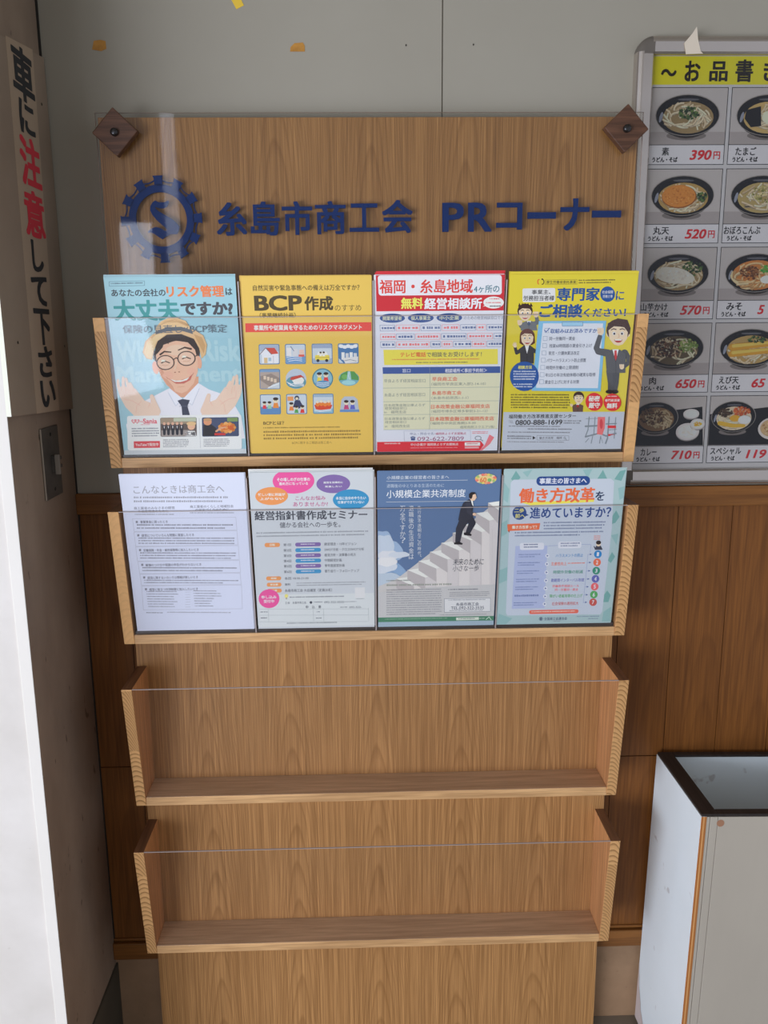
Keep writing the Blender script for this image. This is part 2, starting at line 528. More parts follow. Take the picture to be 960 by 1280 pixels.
# plank wainscot below
b = MB()
e = 0.4775
xs = [-0.60] + [0.5830 + 0.1054 * k for k in range(-10, 10)]
for a0, a1 in zip(xs[:-1], xs[1:]):
    if a1 - a0 < 0.02:
        continue
    for z0, z1 in ((0.205, 0.617), (0.619, 1.15)):
        b.extr([(a0 + 0.0007, z0), (a1 - 0.0007, z0), (a1 - 0.0007, z1), (a0 + 0.0007, z1)], WY, WY + 0.012, M['cedar'])
b.box(-0.6, 1.5, WY + 0.006, WY + 0.1, 0.2, 1.15, M['cedar_rail'])
struct(b, 'wall_lower')
b = MB(); b.box(XC, 1.5, WY - 0.010, WY + 0.02, 1.137, 1.176, M['cedar_rail'])
struct(b, 'trim_1', bevel=0.002)
b = MB(); b.box(XC, 1.5, WY - 0.012, WY + 0.02, 0.184, 0.222, M['cedar_rail'])
b.box(XC, 1.5, WY - 0.004, WY + 0.02, 0.222, 0.2285, M['cedar_rail'])
struct(b, 'trim_2', bevel=0.002)
b = MB(); b.box(-0.6, 1.5, WY + 0.002, WY + 0.12, 0.0, 0.19, M['concrete'])
struct(b, 'baseboard_back')
b = MB(); b.box(-3.2, 1.5, -4.5, WY + 0.12, -0.08, 0.0, M['floor'])
struct(b, 'floor')
# left pillar with its painted edge strip, and the skirting of the jamb
b = MB()
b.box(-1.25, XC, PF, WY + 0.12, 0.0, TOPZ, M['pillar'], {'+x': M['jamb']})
struct(b, 'wall_left')
b = MB(); b.box(-0.5735, XC + 0.0012, PF - 0.003, PF + 0.004, 0.0, TOPZ, M['pillar_edge'], {'+x': M['jamb']})
struct(b, 'trim_3', bevel=0.001)
b = MB(); b.box(XC - 0.004, XC + 0.004, PF + 0.03, WY + 0.01, 0.0, 0.168, M['skirt'])
struct(b, 'baseboard_left', bevel=0.001)
b = MB(); b.box(-1.6, 1.5, -3.2, WY + 0.12, TOPZ, TOPZ + 0.1, M['wall'])
struct(b, 'ceiling')
# dark joint where the upper wall meets the jamb
b = MB(); b.box(XC, XC + 0.0035, WY - 0.003, WY + 0.004, 1.92, TOPZ, flat((38, 38, 36)))
b.box(XC, XC + 0.0025, WY - 0.002, WY + 0.004, 0.19, 1.335, flat((38, 36, 34)))
struct(b, 'trim_4')

# ================================================================== the leaflet rack
rack = thing('leaflet_rack', 'tall oak leaflet rack with four trays, clear fronts and a blue lettered header', 'rack')
b = MB(); b.box(-0.455, 0.455, 0.0, 0.015, 0.0, 1.820, M['board'])
b.build('back_board', rack, bevel=0.0008)
for x in (-0.40, 0.0, 0.40):
    b = MB(); b.box(x - 0.02, x + 0.02, 0.015, WY - 0.012, 0.0, 1.80, M['oak_y']); b.build('batten', rack)
DT, DB, TK = 0.1111, 0.0703, 0.0188
TRAYS = [(1.4920, 1.2394), (1.1705, 0.9180), (0.8479, 0.5965), (0.5255, 0.2776)]
for ti, (zt, zb) in enumerate(TRAYS):
    b = MB()
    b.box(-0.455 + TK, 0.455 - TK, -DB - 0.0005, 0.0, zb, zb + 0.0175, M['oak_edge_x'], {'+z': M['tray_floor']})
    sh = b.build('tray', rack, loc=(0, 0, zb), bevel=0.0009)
    for s in (-1, 1):
        b = MB()
        xa, xb = sorted((s * 0.455, s * (0.455 - TK)))
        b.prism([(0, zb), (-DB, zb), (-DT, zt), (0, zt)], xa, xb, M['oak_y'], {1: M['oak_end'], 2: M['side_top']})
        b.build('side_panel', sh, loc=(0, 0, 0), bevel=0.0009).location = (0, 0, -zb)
    # clear front, leaning out along the side panels
    sl = (DT - DB) / (zt - zb)
    z0, z1 = zb + 0.0177, zt - 0.0005
    ya = lambda z, o: -DB - (z - zb) * sl + o
    b = MB()
    b.prism([(ya(z0, .0005), z0), (ya(z0, .0030), z0), (ya(z1, .0030), z1), (ya(z1, .0005), z1)], -0.4361, 0.4361, M['acrylic'], {2: M['acrylic_edge']})
    f = b.build('clear_front', sh); f.location = (0, 0, -zb)
    f['label'] = 'clear acrylic front'
    b = MB()
    b.prism([(ya(z1 - .0007, .0003), z1 - .0007), (ya(z1 - .0007, .0032), z1 - .0007), (ya(z1, .0032), z1 + .0003), (ya(z1, .0003), z1 + .0003)], -0.4361, 0.4361, M['acrylic_edge'])
    o = b.build('polished_edge', sh); o.location = (0, 0, -zb)
    o['label'] = 'pale polished edge along the top of the clear front'
    if ti < 2:
        for k in (-1, 0, 1):
            xk = k * 0.2172
            b = MB()
            zz0, zz1 = zb + 0.0178, zt + 0.055
            b.prism([(-0.006, zz0), (ya(zz0, 0.0036), zz0), (ya(zz1, 0.0036), zz1), (-0.006, zz1)], xk - 0.0011, xk + 0.0011, M['sleeve'], {1: M['acrylic_edge'], 2: M['acrylic_edge']})
            o = b.build('divider', sh); o.location = (0, 0, -zb)
            o['label'] = 'clear upright divider'

# header: clear panel on two dark wooden blocks, with lettering behind it
b = MB()
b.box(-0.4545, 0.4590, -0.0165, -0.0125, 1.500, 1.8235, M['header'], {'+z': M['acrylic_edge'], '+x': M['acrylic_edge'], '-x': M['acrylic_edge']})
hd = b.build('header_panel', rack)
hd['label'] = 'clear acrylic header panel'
for cx, cz, rot in ((-0.4195, 1.7905, 2), (0.4265, 1.7945, -2)):
    b = MB()
    r = 0.0375
    pts = []
    for k in range(4):
        a = math.radians(90 * k + rot)
        pts.append((cx + r * math.cos(a), cz + r * 1.02 * math.sin(a)))
    b.extr(pts, -0.0325, -0.0167, M['walnut'])
    blk = b.build('corner_block', hd, loc=(cx, -0.0167, cz), bevel=0.0016)
    blk['label'] = 'dark wooden corner block'
    b = MB()
    N = 20
    rings = [(0.0065, -0.0325), (0.0065, -0.0370), (0.0058, -0.0388), (0.0036, -0.0400)]
    vs = []; fs = []
    for rr, yy in rings:
        vs += [(cx + rr * math.cos(2 * math.pi * k / N), yy, cz - 0.001 + rr * math.sin(2 * math.pi * k / N)) for k in range(N)]
    for i in range(len(rings) - 1):
        fs += [(i * N + k, i * N + (k + 1) % N, (i + 1) * N + (k + 1) % N, (i + 1) * N + k) for k in range(N)]
    fs.append(tuple((len(rings) - 1) * N + k for k in range(N)))
    b.add(vs, fs, M['black_bolt'])
    bo = b.build('bolt', blk, smooth=True); bo.location = tuple(-Vector(blk.location))

# gear emblem with a black-letter S
EY0, EY1 = -0.0122, -0.0092
ex, ez = -0.3562, 1.6558
ro, ri = 0.0690, 0.0428
b = MB()
def pol(r, deg):
    a = math.radians(deg)
    return (ex + r * math.cos(a), ez + r * 1.03 * math.sin(a))
N = 72
ringo = 0.0548
vs = []
for y in (EY0, EY1):
    for r in (ringo, ri):
        vs += [(pol(r, 360 * k / N)[0], y, pol(r, 360 * k / N)[1]) for k in range(N)]
fs = []
for k in range(N):
    j = (k + 1) % N
    fs += [(k, j, N + j, N + k), (2 * N + k, 3 * N + k, 3 * N + j, 2 * N + j), (k, 2 * N + k, 2 * N + j, j), (N + k, N + j, 3 * N + j, 3 * N + k)]
b.add(vs, fs, M['navy'])
for k in range(12):
    a = 30 * k + 2
    b.extr([pol(ringo - 0.001, a - 7.0), pol(ro - 0.004, a - 6.2), pol(ro, a - 7.2), pol(ro, a + 7.2), pol(ro - 0.004, a + 6.2), pol(ringo - 0.001, a + 7.0)], EY0, EY1, M['navy'])
    prev = None
    for q in range(5):
        aa = a + 6.3 + q * (17.4 / 4)
        dip = 0.0024 * math.sin(math.pi * q / 4)
        cur = (pol(0.0622 - dip, aa), pol(0.0606 - dip, aa))
        if prev:
            b.extr([prev[0], cur[0], cur[1], prev[1]], EY0, EY1, M['navy'])
        prev = cur
em = b.build('emblem', hd, merge=False)
em['label'] = 'blue gear wheel emblem'
spts = [(415, 318), (390, 335), (367, 368), (362, 408), (380, 450), (420, 500), (470, 545), (505, 575), (512, 595), (490, 598), (455, 575), (410, 560), (365, 575),
        (330, 600), (330, 616), (357, 613), (395, 630), (430, 655), (462, 675), (500, 650), (545, 627), (605, 628), (621, 600), (632, 560), (612, 528), (570, 490), (500, 450),
        (440, 415), (412, 390), (415, 378), (450, 388), (490, 392), (525, 375), (545, 338), (540, 318), (500, 335), (450, 335)]
b = MB()
kx = 0.1385 / 786
b.extr([(ex + (x - 465) * kx, ez - (y - 493) * kx) for x, y in spts], EY0, EY1, M['navy'])
o = b.build('letter', hd, merge=False); o['label'] = 'blackletter S inside the gear'
def solid_letter(ch, x0, x1, z0, z1, parent, y0=EY0, y1=EY1, mat=None, bold=0.024):
    co, fs = glyphs(ch, bold, 0.0, 0.5)
    lo, hi = co.min(0), co.max(0)
    b = MB()
    b.add([(x0 + (p[0] - lo[0]) / (hi[0] - lo[0]) * (x1 - x0), y1 + (p[2] - lo[2]) / (hi[2] - lo[2]) * (y0 - y1), z0 + (p[1] - lo[1]) / (hi[1] - lo[1]) * (z1 - z0)) for p in co], fs, mat or M['navy'])
    return b.build('letter', parent, merge=False)
# (zoom pixels /3.4286 + (260,230)) -> metres on the plane
for ch, px0, px1, py0, py1 in (('糸', 28, 160, 80, 222), ('島', 176, 302, 78, 222), ('市', 312, 443, 77, 220), ('商', 455, 588, 77, 218), ('工', 603, 732, 88, 208), ('会', 745, 878, 73, 215)):
    cv = lambda px: -0.2640 + (px - 28) / (878 - 28) * (0.0708 + 0.2640)
    zz = lambda py: 1.6845 - (py - 77) / 145.0 * 0.0555
    solid_letter(ch, cv(px0), cv(px1), zz(py1), zz(py0), hd)
for ch, px0, px1, py0, py1 in (('P', 234, 302, 336, 426), ('R', 315, 390, 336, 426), ('コ', 404, 486, 336, 420), ('ー', 502, 592, 366, 387), ('ナ', 606, 697, 324, 424), ('ー', 706, 798, 362, 384)):
    cv = lambda px: 0.1215 + (px - 234) / (798 - 234) * (0.4300 - 0.1215)
    zz = lambda py: 1.6840 - (py - 330) / 96.0 * 0.0505
    solid_letter(ch, cv(px0), cv(px1), zz(py1), zz(py0), hd, bold=0.03 if ch not in 'PR' else 0.022)

# ================================================================== caution board on the left jamb
sg = thing('caution_sign', 'beige caution board with black and red vertical lettering, fixed to the left jamb', 'sign', (XC, -0.10, 1.337))
X0, X1 = XC + 0.0003, XC + 0.0075
SB = paint('beige_board', alb((142, 131, 121)), alb((106, 97, 88)), 0.35, 6, 0.0)
SBE = flat((225, 225, 220))
b = MB()
prof = [(PF - 0.003, 1.345), (WY - 0.004, 1.334), (WY - 0.004, 1.922), (PF - 0.003, 1.888)]
b.prism(prof, X0, X1, SB, {3: SBE})
loc = Vector(sg.location)
o = b.build('board', sg); o.location = -loc
b = MB()
prof = [(-0.140, 1.3405), (-0.036, 1.3375), (-0.016, 1.919), (-0.126, 1.905)]
b.prism(prof, X1, X1 + 0.0004, paint('beige_strip', alb((163, 150, 136)), alb((134, 123, 110)), 0.3, 6))
o = b.build('lettered_strip', sg); o.location = -loc
BK = flat((44, 48, 54)); RD = flat((190, 56, 72))
def sign_char(ch, y0, y1, z0, z1, mat, bold=0.034):
    co, fs = glyphs(ch, bold)
    lo, hi = co.min(0), co.max(0)
    q = MB()
    q.add([(X1 + 0.0007 + p[2], y0 + (p[0] - lo[0]) / (hi[0] - lo[0]) * (y1 - y0), z0 + (p[1] - lo[1]) / (hi[1] - lo[1]) * (z1 - z0)) for p in co], fs, mat)
    o = q.build('letter', sg, merge=False); o.location = -loc
for ch, y0, y1, z0, z1, mt in (('車', -.113, -.024, 1.826, 1.906, BK), ('に', -.100, -.036, 1.777, 1.828, BK), ('注', -.112, -.026, 1.698, 1.774, RD), ('意', -.114, -.028, 1.620, 1.693, RD),
                               ('し', -.100, -.050, 1.566, 1.616, BK), ('て', -.114, -.044, 1.512, 1.560, BK), ('下', -.116, -.044, 1.449, 1.508, BK), ('さ', -.112, -.048, 1.396, 1.447, BK), ('い', -.115, -.048, 1.347, 1.392, BK)):
    sign_char(ch, y0, y1, z0, z1, mt)
for y, z in ((-0.19, 1.454), (0.018, 1.446), (0.005, 1.842), (-0.2, 1.80)):
    b = MB(); N = 10
    b.add([(X1 + 0.0008, y + .0022 * math.cos(2 * math.pi * k / N), z + .0026 * math.sin(2 * math.pi * k / N)) for k in range(N)], [tuple(range(N))], M['black_bolt'])
    o = b.build('nail', sg); o.location = -loc

# latch plate below it
lp = thing('latch_plate', 'dark worn metal latch plate let into the left jamb below the caution board', 'latch', (XC, -0.08, 1.19))
loc = Vector(lp.location)
STL = paint('dark_worn_steel', alb((82, 80, 78)), alb((44, 42, 42)), 0.6, 30, 0.2, 0.4)
b = MB(); b.box(XC + 0.0005, XC + 0.004, -0.118, -0.040, 1.192, 1.313, STL, {'-y': flat((150, 145, 138), 0.4)})
o = b.build('plate', lp, bevel=0.0012); o.location = -loc
b = MB(); b.box(XC + 0.004, XC + 0.013, -0.084, -0.066, 1.234, 1.264, STL)
b.box(XC + 0.010, XC + 0.018, -0.086, -0.080, 1.232, 1.266, flat((120, 116, 112), 0.4))
b.box(XC + 0.004, XC + 0.011, -0.066, -0.052, 1.240, 1.246, STL); b.box(XC + 0.004, XC + 0.011, -0.066, -0.052, 1.254, 1.260, STL)
o = b.build('latch_tongue', lp, bevel=0.0008); o.location = -loc
for z in (1.300, 1.206):
    b = MB(); N = 12
    b.add([(XC + 0.0043, -0.078 + .0035 * math.cos(2 * math.pi * k / N), z + .0035 * math.sin(2 * math.pi * k / N)) for k in range(N)], [tuple(range(N))], M['black_bolt'])
    o = b.build('screw', lp); o.location = -loc

# ================================================================== scraps left on the upper wall
def scrap(name, label, cat, pts, mat, y=WY, th=0.0006):
    cx = sum(p[0] for p in pts) / len(pts); cz = sum(p[1] for p in pts) / len(pts)
    b = MB(); b.extr(pts, y - th, y - 0.00005, mat)
    o = b.build(name, loc=(cx, y, cz), merge=False)
    return tag(o, label, cat)
TP = paint('old_brown_tape', alb((176, 132, 62)), alb((120, 82, 34)), 0.7, 60)
scrap('tape_residue', 'brown square of old tape residue on the wall near the left corner', 'tape', [(-0.467, 1.936), (-0.463, 1.9495), (-0.452, 1.951), (-0.4435, 1.949), (-0.443, 1.937), (-0.452, 1.9335)], TP)
scrap('tape_residue', 'brown arched patch of old tape residue above the lettering of the rack', 'tape', [(-0.134, 1.933), (-0.133, 1.940), (-0.126, 1.946), (-0.112, 1.947), (-0.109, 1.942), (-0.109, 1.933)], TP)
scrap('tape_scrap', 'yellow slanted tape end at the top edge of the wall', 'tape', [(-0.242, 2.035), (-0.226, 2.037), (-0.209, 2.004), (-0.222, 1.998)], flat((206, 180, 66)))
for k, (x, z) in enumerate(((0.063, 1.943), (0.178, 1.944))):
    scrap('nail_hole', ('small dark nail hole in the wall left of the panel joint', 'small dark nail hole in the wall right of the panel joint')[k], 'hole',
          [(x, z - .002), (x + .0014, z), (x, z + .002), (x - .0012, z)], flat((40, 38, 36)))

# ================================================================== menu board
mn = thing('menu_board', 'aluminium framed wall menu of noodle bowls with a yellow title strip', 'menu board', (0.70, WY, 1.18))
MX0, MX1, MZ0, MZ1 = 0.455, 0.948, 1.180, 1.954
FW = 0.0295
loc = Vector(mn.location)
def fixp(o):
    o.location = tuple(Vector(o.location) - loc)
    return o
b = MB(); b.box(MX0 + 0.01, MX1 - 0.01, WY - 0.008, WY - 0.0002, MZ0 + 0.01, MZ1 - 0.01, M['poster'])
fixp(b.build('poster', mn))
def frame_profile(n=7):
    """rounded snap-frame section: (t across the width from outside, depth)"""
    P = [(0.0, 0.0)]
    for k in range(n):
        a = math.pi / 2 * k / (n - 1)
        P.append((0.011 - 0.011 * math.cos(a), 0.010 + 0.011 * math.sin(a)))
    P += [(FW - 0.003, 0.020), (FW, 0.016), (FW, 0.0)]
    return P
CORN = 0.026
def side(name, kind, a0, a1, mat=None):
    b = MB()
    P = frame_profile()
    n = len(P)
    def pt(t, d, s):
        y = WY - 0.0003 - d
        return {'L': (MX0 + t, y, s), 'R': (MX1 - t, y, s), 'T': (s, y, MZ1 - t), 'B': (s, y, MZ0 + t)}[kind]
    vs = [pt(t, d, a0) for t, d in P] + [pt(t, d, a1) for t, d in P]
    fs = [(i, (i + 1) % n, (i + 1) % n + n, i + n) for i in range(n)] + [tuple(range(n)), tuple(range(2 * n - 1, n - 1, -1))]
    b.add(vs, fs, mat or M['aluminium'])
    return fixp(b.build(name, mn))
side('frame_rail', 'L', MZ0 + CORN, MZ1 - CORN); side('frame_rail', 'R', MZ0 + CORN, MZ1 - CORN)
side('frame_rail', 'T', MX0 + CORN, MX1 - CORN); side('frame_rail', 'B', MX0 + CORN, MX1 - CORN)
for sx, sz in ((0, 1), (1, 1), (0, 0), (1, 0)):
    # dark plastic quarter-round corner: the rail section swept round
    b = MB(); P = frame_profile(); n = len(P); Q = 8
    cx = MX0 + FW if not sx else MX1 - FW; cz = MZ1 - FW if sz else MZ0 + FW
    vs = []
    for q in range(Q + 1):
        a = math.pi / 2 * q / Q
        dx, dz = math.cos(a) * (-1 if not sx else 1), math.sin(a) * (1 if sz else -1)
        vs += [(cx + dx * (FW - t), WY - 0.0003 - d, cz + dz * (FW - t)) for t, d in P]
    fs = []
    for q in range(Q):
        fs += [(q * n + i, q * n + (i + 1) % n, (q + 1) * n + (i + 1) % n, (q + 1) * n + i) for i in range(n)]
    b.add(vs, fs, M['grey_corner'])
    fixp(b.build('corner_cap', mn))['label'] = 'dark grey rounded corner cap'

pr = Print(mn, [(0, 0), (430, 0), (430, 718), (0, 718)], 0.430, 0.718, y=WY - 0.0085 - loc.y, x0=0.4845 - loc.x, z0=1.2065 - loc.z)
# drawing units: millimetres from the poster's top left corner
MW = (205, 215, 232)
pr.part('title_strip', 'yellow title strip')
pr.rect(-0.5, 1, 431, 46, (236, 215, 40))
for t, x0, x1, y0, y1 in (('〜', 16, 43, 21, 33), ('お', 57, 84, 8, 41), ('品', 100, 132, 9, 41), ('書', 145, 176, 6, 42), ('き', 194, 221, 8, 41), ('〜', 236, 263, 21, 33)):
    pr.text(t, x0, y0, x1, y1, (30, 26, 22), 0.03)
DISH = [('素', '390', 0, 0), ('たまご', '', 1, 0), ('丸天', '520', 0, 1), ('おぼろこんぶ', '', 1, 1), ('山芋かけ', '570', 0, 2), ('みそ', '5', 1, 2), ('肉', '650', 0, 3), ('えび天', '65', 1, 3), ('カレー', '710', 0, 4), ('スペシャル', '119', 1, 4)]
rd = random.Random(11)
def noodles(cx, cy, rx, ry, n=46, c=((214, 202, 172), (232, 222, 196), (190, 174, 140), (222, 210, 182)), w=3.0):
    for _ in range(int(n * 0.8)):
        r = math.sqrt(rd.random()) * 0.92; a = rd.random() * 6.28
        x, y = cx + rx * r * math.cos(a), cy + ry * r * math.sin(a)
        t = a + 1.57 + (rd.random() - .5) * 1.6; L = 16 + 16 * rd.random(); k = (rd.random() - .3) * 2.2
        pts = []
        for i in range(7):
            pts.append((x, y)); x += L / 6 * math.cos(t); y += L / 6 * math.sin(t) * 0.7; t += k / 5
            if ((x - cx) / rx) ** 2 + ((y - cy) / ry) ** 2 > 1.0:
                break
        if len(pts) > 2:
            col = rd.choice(c)
            pr.line([(px, py + .7) for px, py in pts], w, tuple(int(v * .72) for v in col))
            pr.line(pts, w * 0.82, col)
def clump(cx, cy, rx, ry, n, cols, s=2.6):
    for _ in range(n):
        r = math.sqrt(rd.random()); a = rd.random() * 6.28
        x, y = cx + rx * r * math.cos(a), cy + ry * r * math.sin(a)
        m = s * (0.6 + 0.8 * rd.random()); t = rd.random() * 6.28
        pr.poly([(x + m * math.cos(t + k * 2.09) * (0.6 + .7 * rd.random()), y + m * .8 * math.sin(t + k * 2.09)) for k in range(3)] if rd.random() < .5 else
                [(x + m * math.cos(t + k * 1.57) * (0.6 + .7 * rd.random()), y + m * .8 * math.sin(t + k * 1.57)) for k in range(4)], rd.choice(cols))
def bowl(cx, cy, rx, ry, broth=(150, 132, 92)):
    pr.ell(cx, cy + ry * 0.98, rx * 0.62, ry * 0.22, (120, 116, 116))
    pr.ell(cx, cy + ry * 0.22, rx * 0.74, ry * 0.90, (66, 58, 50))
    pr.ell(cx, cy + ry * 0.10, rx * 0.93, ry * 0.96, (24, 22, 24))
    pr.ell(cx, cy, rx, ry, (150, 148, 146), 32)
    pr.ell(cx, cy + .3, rx * .975, ry * .965, (18, 17, 20), 32)
    pr.ell(cx - rx * .82, cy + ry * .1, rx * .05, ry * .26, (140, 150, 170), 12, 14)
    pr.ell(cx, cy - ry * .74, rx * .34, ry * .055, (90, 94, 104), 12)
    pr.ell(cx + rx * .02, cy + ry * .12, rx * .79, ry * .76, broth, 28)
GREEN = [(58, 88, 44), (38, 62, 32), (92, 122, 62), (30, 48, 28)]
for nm, price, col, row in DISH:
    ox = 142 * col - 0.6; oy = 50 + 132.2 * row
    pr.part('dish_panel')
    W, IH, CH = 136, 93, 33
    pr.rect(ox, oy, ox + W, oy + IH + CH, (42, 42, 46))
    pr.rect(ox + 1.1, oy + 1.1, ox + W - 1.1, oy + IH - .5, (186, 186, 188))
    pr.rect(ox + 1.1, oy + IH + .6, ox + W - 1.1, oy + IH + CH - 1.1, (214, 220, 230))
    cell = pr.flush()
    pr.part('bowl_picture', None, cell)
    cx, cy, rx, ry = ox + 67, oy + 45, 56.5, 34
    if row == 4:
        pr.poly([(ox + 1.5, oy + 34), (ox + 128, oy + 20), (ox + 134, oy + 92), (ox + 1.5, oy + 92)], (16, 15, 18))
        cx, cy, rx, ry = ox + 42 + 4 * col, oy + 39, 42, 29
    elif rd.random() < 2:
        pr.rect(ox + 1.1, oy + 72, ox + W - 1.1, oy + IH - .5, (166, 164, 166))
    if nm == '素':
        bowl(cx, cy, rx, ry); noodles(cx, cy + 3, rx * .78, ry * .74, 80); clump(cx + 2, cy - 3, 18, 10, 90, GREEN)
    elif nm == 'たまご':
        bowl(cx, cy, rx, ry, (196, 172, 110)); noodles(cx + 8, cy + 3, rx * .66, ry * .70, 60); pr.poly([(cx - 40, cy - 8), (cx - 15, cy - 14), (cx - 12, cy + 18), (cx - 30, cy + 20), (cx - 42, cy + 6)], (18, 18, 22))
        pr.ell(cx + 8, cy + 4, 20, 12, (236, 228, 205)); pr.ell(cx + 8, cy + 3, 9, 7, (232, 150, 40))
    elif nm == '丸天':
        bowl(cx, cy, rx, ry, (176, 150, 88)); noodles(cx, cy + 4, rx * .76, ry * .72, 70)
        pr.ell(cx - 7, cy + 2, 31, 19.5, (150, 92, 32), 28); pr.ell(cx - 7.5, cy + .8, 30, 18.5, (206, 138, 58), 28)
        clump(cx - 7, cy + 1, 26, 15, 90, [(190, 122, 46), (222, 158, 80), (176, 108, 38)], 1.6); clump(cx + 34, cy + 3, 10, 8, 50, GREEN)
    elif nm == 'おぼろこんぶ':
        bowl(cx, cy, rx, ry, (176, 160, 104)); noodles(cx, cy + 3, rx * .74, ry * .70, 60); clump(cx + 8, cy - 2, 26, 15, 110, [(196, 190, 130), (160, 160, 96), (122, 128, 70), (216, 208, 160)])
    elif nm == '山芋かけ':
        bowl(cx, cy, rx, ry, (160, 140, 96)); noodles(cx, cy + 2, rx * .78, ry * .74, 70); clump(cx + 25, cy - 8, 18, 13, 80, GREEN)
        for q in ((-8, 4, 33, 14), (-20, 0, 18, 11), (8, 8, 22, 11)):
            pr.ell(cx + q[0], cy + q[1], q[2], q[3], (222, 220, 212), 22, 6)
        clump(cx - 6, cy + 4, 28, 9, 30, [(236, 236, 230), (206, 204, 196)], 2.4)
    elif nm == 'みそ':
        bowl(cx, cy, rx, ry, (196, 128, 62)); noodles(cx - 6, cy + 5, rx * .72, ry * .7, 60, ((220, 190, 140), (232, 206, 164), (190, 150, 96))); clump(cx - 12, cy, 18, 11, 100, [(122, 78, 40), (96, 58, 28), (150, 102, 58)]); clump(cx + 16, cy - 6, 10, 7, 30, [(60, 140, 60), (90, 170, 70)]); pr.ell(cx + 20, cy + 12, 12, 7, (232, 230, 226))
    elif nm == '肉':
        bowl(cx, cy, rx, ry, (96, 84, 58)); noodles(cx, cy + 5, rx * .78, ry * .72, 60); clump(cx - 8, cy - 2, 27, 17, 150, [(70, 48, 34), (98, 68, 46), (48, 34, 26), (128, 92, 62)]); clump(cx + 26, cy - 4, 17, 12, 80, [(128, 158, 78), (98, 128, 58), (160, 182, 106)])
    elif nm == 'えび天':
        bowl(cx, cy, rx, ry, (176, 152, 96)); noodles(cx, cy + 6, rx * .74, ry * .68, 60)
        for q in (-4, 8):
            pr.limb([(cx - 34, cy + q + 3), (cx + 4, cy + q), (cx + 40, cy + q - 3)], 12, 10, (206, 158, 50)); pr.limb([(cx - 32, cy + q + 1), (cx + 4, cy + q - 2), (cx + 38, cy + q - 5)], 6, 4, (232, 196, 96))
        clump(cx + 12, cy - 14, 17, 6, 50, GREEN)
    else:
        bowl(cx, cy, rx, ry, (128, 100, 66) if col == 0 else (216, 206, 184))
        if col == 0:
            noodles(cx + 6, cy + 4, rx * .66, ry * .66, 50, ((200, 188, 156), (180, 166, 130))); clump(cx - 8, cy - 2, 22, 15, 120, [(66, 48, 30), (92, 66, 40), (110, 84, 54)])
            for q in ((108, 33, 15, 9), (103, 66, 22, 16), (121, 52, 14, 10)):
                pr.ell(ox + q[0], oy + q[1] + 2, q[2], q[3], (150, 150, 152)); pr.ell(ox + q[0], oy + q[1], q[2], q[3], (214, 216, 220)); pr.ell(ox + q[0], oy + q[1], q[2] * .8, q[3] * .76, (232, 232, 230))
            clump(ox + 103, oy + 66, 15, 10, 50, [(244, 244, 240), (218, 216, 208)], 2); clump(ox + 121, oy + 52, 7, 4, 24, [(236, 190, 50), (220, 165, 30)], 2)
        else:
            noodles(cx, cy + 4, rx * .7, ry * .66, 30); clump(cx - 16, cy - 8, 12, 8, 60, [(86, 66, 44), (60, 46, 32)]); clump(cx + 14, cy - 10, 16, 8, 70, [(196, 92, 50), (226, 132, 72), (168, 70, 40)])
            pr.limb([(cx - 26, cy + 12), (cx, cy + 17), (cx + 20, cy + 17)], 8, 6, (222, 180, 60)); pr.ell(cx + 2, cy + 3, 10, 6, (236, 170, 50)); pr.ell(cx + 20, cy + 6, 12, 8, (240, 238, 232))
            pr.ell(ox + 122, oy + 62, 28, 21, (214, 214, 214)); pr.ell(ox + 122, oy + 61, 24, 17, (196, 172, 132)); clump(ox + 122, oy + 61, 20, 14, 90, [(206, 176, 126), (168, 128, 84), (226, 204, 160)])
    pr.part('dish_name', None, cell)
    n = len(nm)
    w = {1: 13, 2: 29, 3: 37, 4: 49, 5: 59, 6: 66}[n] * (0.82 if nm == 'カレー' else 1)
    xm = ox + (32 if n < 4 else 30 if n == 4 else 36)
    if n == 4: xm = ox + 27
    pr.text(nm, xm - w / 2, oy + IH + 4, xm + w / 2, oy + IH + 17.5, (24, 22, 22), 0.022)
    pr.text('うどん・そば', ox + 9, oy + IH + 20, ox + 54, oy + IH + 28.5, (20, 18, 18), 0.045)
    if price:
        pr.part('price', 'red slanted price', cell)
        x0, x1 = {3: (75, 114), 2: (63 + 12, 101), 1: (75, 88)}[len(price)]
        pr.text(price, ox + x0, oy + IH + 8.5, ox + x1, oy + IH + 25, (206, 46, 54), 0.03, 0.22)
        if col == 0:
            pr.text('円', ox + 117, oy + IH + 11, ox + 129, oy + IH + 24, (206, 46, 54), 0.03)
pr.flush()
b = MB(); b.box(MX0 + FW - .001, MX1 - FW + .001, WY - 0.0165, WY - 0.0155, MZ0 + FW - .001, MZ1 - FW + .001, clear('dimming_cover', (0.86, 0.86, 0.865), 0.6, 0.12))  # grey tint added to darken the menu in place of dimmer light
fixp(b.build('cover_sheet', mn))['label'] = 'clear cover sheet with a grey tint standing in for dim light'
scrap('tissue_scrap', 'crumpled white scrap of paper tape stuck over the top rail of the menu frame', 'tape',
      [(0.533, 1.940), (0.546, 1.955), (0.5525, 1.965), (0.556, 1.945), (0.5615, 1.927), (0.566, 1.9235), (0.537, 1.9225)], flat((196, 192, 184)), WY - 0.0215, 0.0015)

